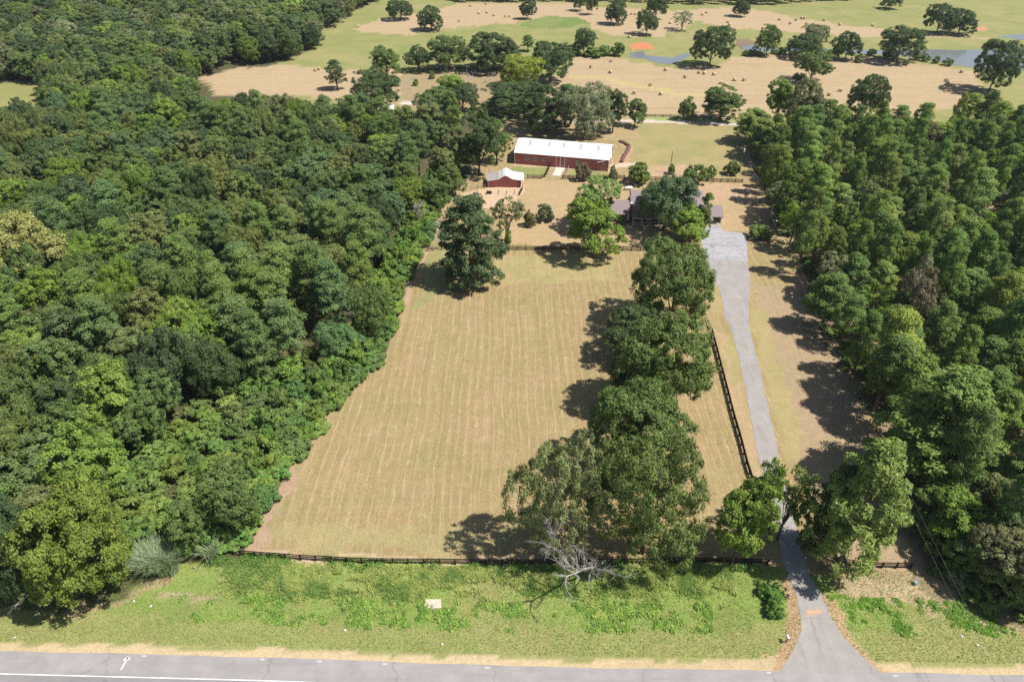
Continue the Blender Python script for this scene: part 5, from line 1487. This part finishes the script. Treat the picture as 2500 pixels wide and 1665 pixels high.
# ------------------------------------------------------------------ dead wood
def snag(name, base, tip, r0, seed, label, nbr=9, blen=2.4, drop=.0, twig=2, cat='dead tree'):
    rng = random.Random(seed)
    e = empty(name, base)
    tag(e, label, cat)
    d = Vector(tip) - Vector(base)
    pts = [d * t + Vector((rng.uniform(-.12, .12), rng.uniform(-.12, .12), 0)) * (1 if 0 < t < 1 else 0) for t in (0, .2, .4, .6, .8, 1)]
    MB().tube([tuple(p) for p in pts], [r0 * (1 - .75 * i / 5) for i in range(6)], 7).build('trunk', M_DEAD, e, smooth=True)
    for k in range(nbr):
        t = .3 + .68 * (k + rng.random() * .6) / nbr
        s = d * t
        dr = (Vector((rng.uniform(-1, 1), rng.uniform(-1, 1), rng.uniform(-.3, .8))) + d.normalized() * .6).normalized()
        L = blen * rng.uniform(.6, 1.3) * (1.15 - .6 * t)
        m = MB()
        p = [s]
        for q in range(4):
            dr = (dr + Vector((rng.uniform(-.4, .4), rng.uniform(-.4, .4), rng.uniform(-.3, .3)))).normalized()
            p.append(p[-1] + dr * L / 4)
        m.tube([tuple(v) for v in p], [r0 * .34, r0 * .27, r0 * .2, r0 * .13, r0 * .06], 5)
        for q in range(twig * 3):
            s2 = p[1 + q % 4]
            td = (dr + Vector((rng.uniform(-1, 1), rng.uniform(-1, 1), rng.uniform(-.5, .8)))).normalized()
            l2 = L * rng.uniform(.2, .5)
            m.tube([tuple(s2), tuple(s2 + td * l2 * .5), tuple(s2 + td * l2 + Vector((rng.uniform(-.15, .15), rng.uniform(-.15, .15), 0)))], [r0 * .14, r0 * .1, r0 * .04], 4)
        m.build('branch', M_DEAD, e)
    return e
bx0, by0 = G(1488, 1366)
tx, ty = G(1380, 1418, 6.5)
snag('dead_snag', (bx0, by0, -.2), (tx, ty, 7.5), .30, 3, 'bleached dead snag leaning out over the front fence and verge', 15, 5.0, twig=5)
tx, ty = G(1330, 1285, 12.0)
snag('dead_snag', (G(1410, 1380)[0], G(1410, 1380)[1], -.2), (tx, ty, 12.0), .24, 5, 'bare white-branched dead tree in front of the olive oak', 20, 5.5, twig=6)
tx, ty = G(1436, 1432, 3.6)
snag('dead_snag', (G(1445, 1385)[0], G(1445, 1385)[1], -.2), (tx, ty, 4.6), .14, 6, 'small forked dead stem beside the leaning snag', 5, 2.2, twig=2)
zsn = zz(800, 0, .3652)
for i, px in enumerate(zsn([(590, 870), (620, 860), (660, 870), (700, 860), (720, 870), (745, 880), (800, 890), (770, 872), (640, 880)])):
    Y = G(px[0], px[1] + 25)[1]
    X = xat(px[0], Y, 6)
    snag('bleached_trunk', (X, Y, -.2), (X + FR.uniform(-.6, .6), Y, FR.uniform(11.5, 14.5)), .17, 20 + i, 'thin bleached dead trunk standing in the row behind the wood', 6, 1.8, twig=1)['group'] = 'row of bleached trunks'
a, b = G(1907, 1305), G(1936, 1352)
snag('fallen_branch', (a[0], a[1], .12), (b[0], b[1], .15), .07, 8, 'fallen white branch lying on the shaded driveway', 4, .9, twig=1, cat='branch')
a, b = G(20, 1500), G(103, 1437)
snag('fallen_log', (a[0], a[1], .1), (b[0], b[1], 1.4), .16, 9, 'pale fallen trunk lying from the verge into the wood', 1, .4, twig=0, cat='log')
# dead grey-brown tree in the pine wood
def dead_tree(px, yt, label, seed, w):
    Y = G(*px)[1]
    h = rise(yt, Y)
    X = xat(px[0], Y, h * .6)
    e = snag('dead_tree', (X, Y, -.2), (X + .3, Y, h), .22, seed, label, 26, w, twig=5)
    return e
tree_px('thin1', 'dead_tree', 2242, 840, 628, 105, (.125, .105, .088), 'grey-brown dead tree standing among the pines')
tree_px('thin0', 'dead_tree', 2236, 830, 650, 80, (.12, .10, .085), 'smaller grey-brown dead tree touching the taller one among the pines')
for i, (px, yt) in enumerate((((1075, 610), 540), ((1020, 560), 500))):
    dead_tree(px, yt, 'leafless grey thicket tree at the paddock edge of the wood', 41 + i, 3.0)['group'] = 'grey leafless trees at the wood edge'
for i, (px, yt) in enumerate((((40, 950), 850), ((30, 1040), 960), ((205, 960), 900), ((165, 945), 880))):
    dead_tree(px, yt, 'bare white dead top poking out of the mixed wood', 51 + i, 2.6)['group'] = 'bare dead tops in the mixed wood'

# ------------------------------------------------------------------ reeds and verge growth
def blades(P, h, w, lean, rng, cols, name, label, cat, kind=None, seg=3, mat=M_GRASS, tintlo=.2):
    """arching blades; P (n,2)"""
    n = len(P)
    a = rng.uniform(0, 6.283, n)
    dx, dy = np.cos(a), np.sin(a)
    px_, py_ = -dy, dx
    z0 = gz(P[:, 0], P[:, 1])
    V = np.empty((n, 2 * seg + 1, 3))
    for k in range(seg + 1):
        t = k / seg
        r = lean * h * t ** 2
        zc = z0 + h * (t - .35 * lean * t ** 2)
        if k < seg:
            ww = w * (1 - t) ** .6 * .5
            for s, j in ((-1, 2 * k), (1, 2 * k + 1)):
                V[:, j] = np.stack([P[:, 0] + dx * r + s * px_ * ww, P[:, 1] + dy * r + s * py_ * ww, zc], 1)
        else:
            V[:, 2 * k] = np.stack([P[:, 0] + dx * r, P[:, 1] + dy * r, zc], 1)
    st = 2 * seg + 1
    tri = []
    for k in range(seg - 1):
        tri += [(2 * k, 2 * k + 1, 2 * k + 3), (2 * k, 2 * k + 3, 2 * k + 2)]
    tri += [(2 * seg - 2, 2 * seg - 1, 2 * seg)]
    F = (np.arange(n)[:, None, None] * st + np.array(tri)[None]).reshape(-1, 3)
    c = np.asarray(cols)
    c = np.repeat(c, st, 0)
    me = fast_mesh(name, V.reshape(-1, 3), F, mat, np.repeat(rng.uniform(tintlo, .8, n), st), c)
    return tag(link(name, me), label, cat, None, kind)
RG = np.random.default_rng(21)
# silvery reed clumps: each clump a thing
def reed(px0, px1, py0, py1, n, label, hmax):
    xs, ys = [], []
    pts = [G(RG.uniform(px0, px1), RG.uniform(py0, py1)) for _ in range(n)]
    P = np.array(pts)
    cx_, cy_ = P.mean(0)
    P = np.repeat(P, 9, 0) + RG.normal(size=(n * 9, 2)) * .22
    h = RG.uniform(.6, 1.0, len(P)) * hmax
    col = np.array([.38, .45, .30]) * RG.uniform(.7, 1.25, (len(P), 1))
    o = blades(P - [cx_, cy_], h, .13, RG.uniform(.25, .8, len(P)), RG, col, 'reed_clump', label, 'reeds', None, 4)
    o.location = (cx_, cy_, 0)
    return o
reed(335, 430, 1380, 1405, 120, 'silvery giant reed clump at the wood edge above the verge', 6.4)
reed(500, 528, 1352, 1368, 22, 'narrow silvery reed clump beside the vine thicket corner', 4.5)
# grass of the verge
VERGE = ZONES[-1]
def verge_pts(n, x0, x1, t0, t1, rng):
    x = rng.uniform(x0, x1, n)
    t = rng.uniform(t0, t1, n)
    ry, fy = road_y(x), np.interp(x, FX, FY)
    P = np.stack([x, ry + (fy - ry) * t], 1)
    keep = ~inpoly(P[:, 0], P[:, 1], wDL + wDR[::-1])
    return P[keep]
# short turf
P = verge_pts(60000, -80, 80, .10, .99, RG)
m = vnoise(P[:, 0], P[:, 1], 3, 31) + vnoise(P[:, 0], P[:, 1], 1.1, 32) * .8
col = np.where((m > .12)[:, None], np.array([.25, .38, .085]), np.where((m < -.22)[:, None], np.array([.44, .40, .17]), np.array([.30, .40, .11]))) * RG.uniform(.75, 1.2, (len(P), 1))
blades(P, RG.uniform(.12, .28, len(P)), .10, RG.uniform(.3, 1.0, len(P)), RG, col, 'verge_grass', 'short green verge grass between road and front fence', 'grass', 'stuff', 2)
# tall grass band under the fence
P = verge_pts(55000, -46, 34, .56, .97, RG)
m = vnoise(P[:, 0], P[:, 1], 4, 33) + .9 * vnoise(P[:, 0], P[:, 1], 1.2, 34)
tt = (P[:, 1] - road_y(P[:, 0])) / (np.interp(P[:, 0], FX, FY) - road_y(P[:, 0]))
ok_ = (m > -.25) & (RG.uniform(0, 1, len(P)) < np.clip((tt + .25 * vnoise(P[:, 0], P[:, 1], 3, 35) - .60) / .2, 0, 1)) & (RG.uniform(0, 1, len(P)) < np.clip((P[:, 0] + 46) / 10, 0, 1))
P, m = P[ok_], m[ok_]
col = np.where((m > .15)[:, None], np.array([.26, .38, .11]), np.array([.46, .52, .18])) * RG.uniform(.7, 1.2, (len(P), 1))
blades(P, RG.uniform(.35, 1.0, len(P)), .12, RG.uniform(.4, 1.1, len(P)), RG, col, 'tall_grass', 'tall green grass and cane below the front board fence', 'grass', 'stuff', 3)
# leafy weeds: bright patches
def weeds(n, x0, x1, t0, t1, name, label, cols, thr, seed, hmax=.55, R=.55):
    rng = np.random.default_rng(seed)
    P = verge_pts(n, x0, x1, t0, t1, rng)
    m = vnoise(P[:, 0], P[:, 1], 3.2, seed) + .8 * vnoise(P[:, 0], P[:, 1], 1.3, seed + 1)
    P = P[rng.uniform(0, 1, len(P)) < np.clip((m - thr + .12) / .45, 0, 1)]
    nl = 24
    idx = np.repeat(np.arange(len(P)), nl)
    r = R * np.sqrt(rng.uniform(0, 1, len(idx))) * rng.uniform(.5, 1.1, len(P))[idx]
    a = rng.uniform(0, 6.28, len(idx))
    Q = np.stack([P[idx, 0] + r * np.cos(a), P[idx, 1] + r * np.sin(a), rng.uniform(.1, 1, len(idx)) * hmax * rng.uniform(.35, 1.15, len(P))[idx] * (1 - .45 * r / R)], 1)
    Q[:, 2] += gz(Q[:, 0], Q[:, 1])
    Nn = unit(rng.normal(size=(len(idx), 3)) * .32 + np.array([0, 0, 1]))
    V, F = leaf_quads(Q, Nn, rng.uniform(.08, .17, len(idx)), rng.uniform(.06, .12, len(idx)), rng)
    c = np.array(cols)[rng.integers(len(cols), size=len(P))][idx] * rng.uniform(.75, 1.25, (len(idx), 1))
    tag(link(name, fast_mesh(name, V, F, M_GRASS, rng.uniform(.2, .8, len(idx)).repeat(4), c.repeat(4, 0))), label, 'weeds', None, 'stuff')
weeds(2600, -50, 30, .34, .62, 'weed_patch', 'bright green leafy weeds in the ditch of the verge', [(.30, .45, .10), (.23, .38, .08), (.37, .47, .13), (.2, .32, .08)], .0, 61)
weeds(900, 46, 80, .35, .7, 'weed_patch', 'green weeds on the verge by the pine wood', [(.2, .36, .06), (.17, .3, .06)], .1, 65, .4)
weeds(700, -50, 37, .93, 1.03, 'fence_weeds', 'leafy weeds growing through the front board fence', [(.16, .30, .06), (.13, .24, .06)], .0, 67, .9, .8)
# stubble of the mown paddock
LOTW = W([(600, 1352), (690, 1190), (745, 1110), (860, 950), (965, 860), (1005, 720), (1060, 600), (1219, 614), (1700, 617), (1740, 820), (1800, 1060), (1870, 1300), (1880, 1372)])
PX = np.array(LOTW)
P = np.stack([RG.uniform(PX[:, 0].min(), PX[:, 0].max(), 105000), RG.uniform(PX[:, 1].min(), PX[:, 1].max(), 105000)], 1)
P = P[inpoly(P[:, 0], P[:, 1], LOTW)]
m = vnoise(P[:, 0] * 1.0, P[:, 1] * .05, 1.0, 71) + .7 * vnoise(P[:, 0], P[:, 1], 2.2, 72)
P, m = P[m > -.1], m[m > -.1]
col = np.where((m > .22)[:, None], np.array([.74, .60, .40]), np.where((vnoise(P[:, 0], P[:, 1], 9, 73) > .12)[:, None], np.array([.36, .35, .15]), np.array([.54, .41, .235]))) * RG.uniform(.7, 1.2, (len(P), 1))
blades(P, RG.uniform(.06, .16, len(P)), .12, RG.uniform(.5, 1.4, len(P)), RG, col, 'mown_stubble', 'dry mown stubble and hay wisps over the paddock', 'stubble', 'stuff', 2)

# ------------------------------------------------------------------ thin summer haze
m, nt, out = nmat('haze')
pv = N(nt, 'ShaderNodeVolumePrincipled', i_Density=.00009)
pv.inputs['Color'].default_value = (.82, .9, 1.0, 1)
pv.inputs['Anisotropy'].default_value = .3
nt.links.new(pv.outputs[0], out.inputs['Volume'])
hz = MB().box(-900, 900, -120, 1500, -2.5, 96).build('haze', m)
tag(hz, 'thin pale summer haze over the whole place', 'haze', None, 'stuff')
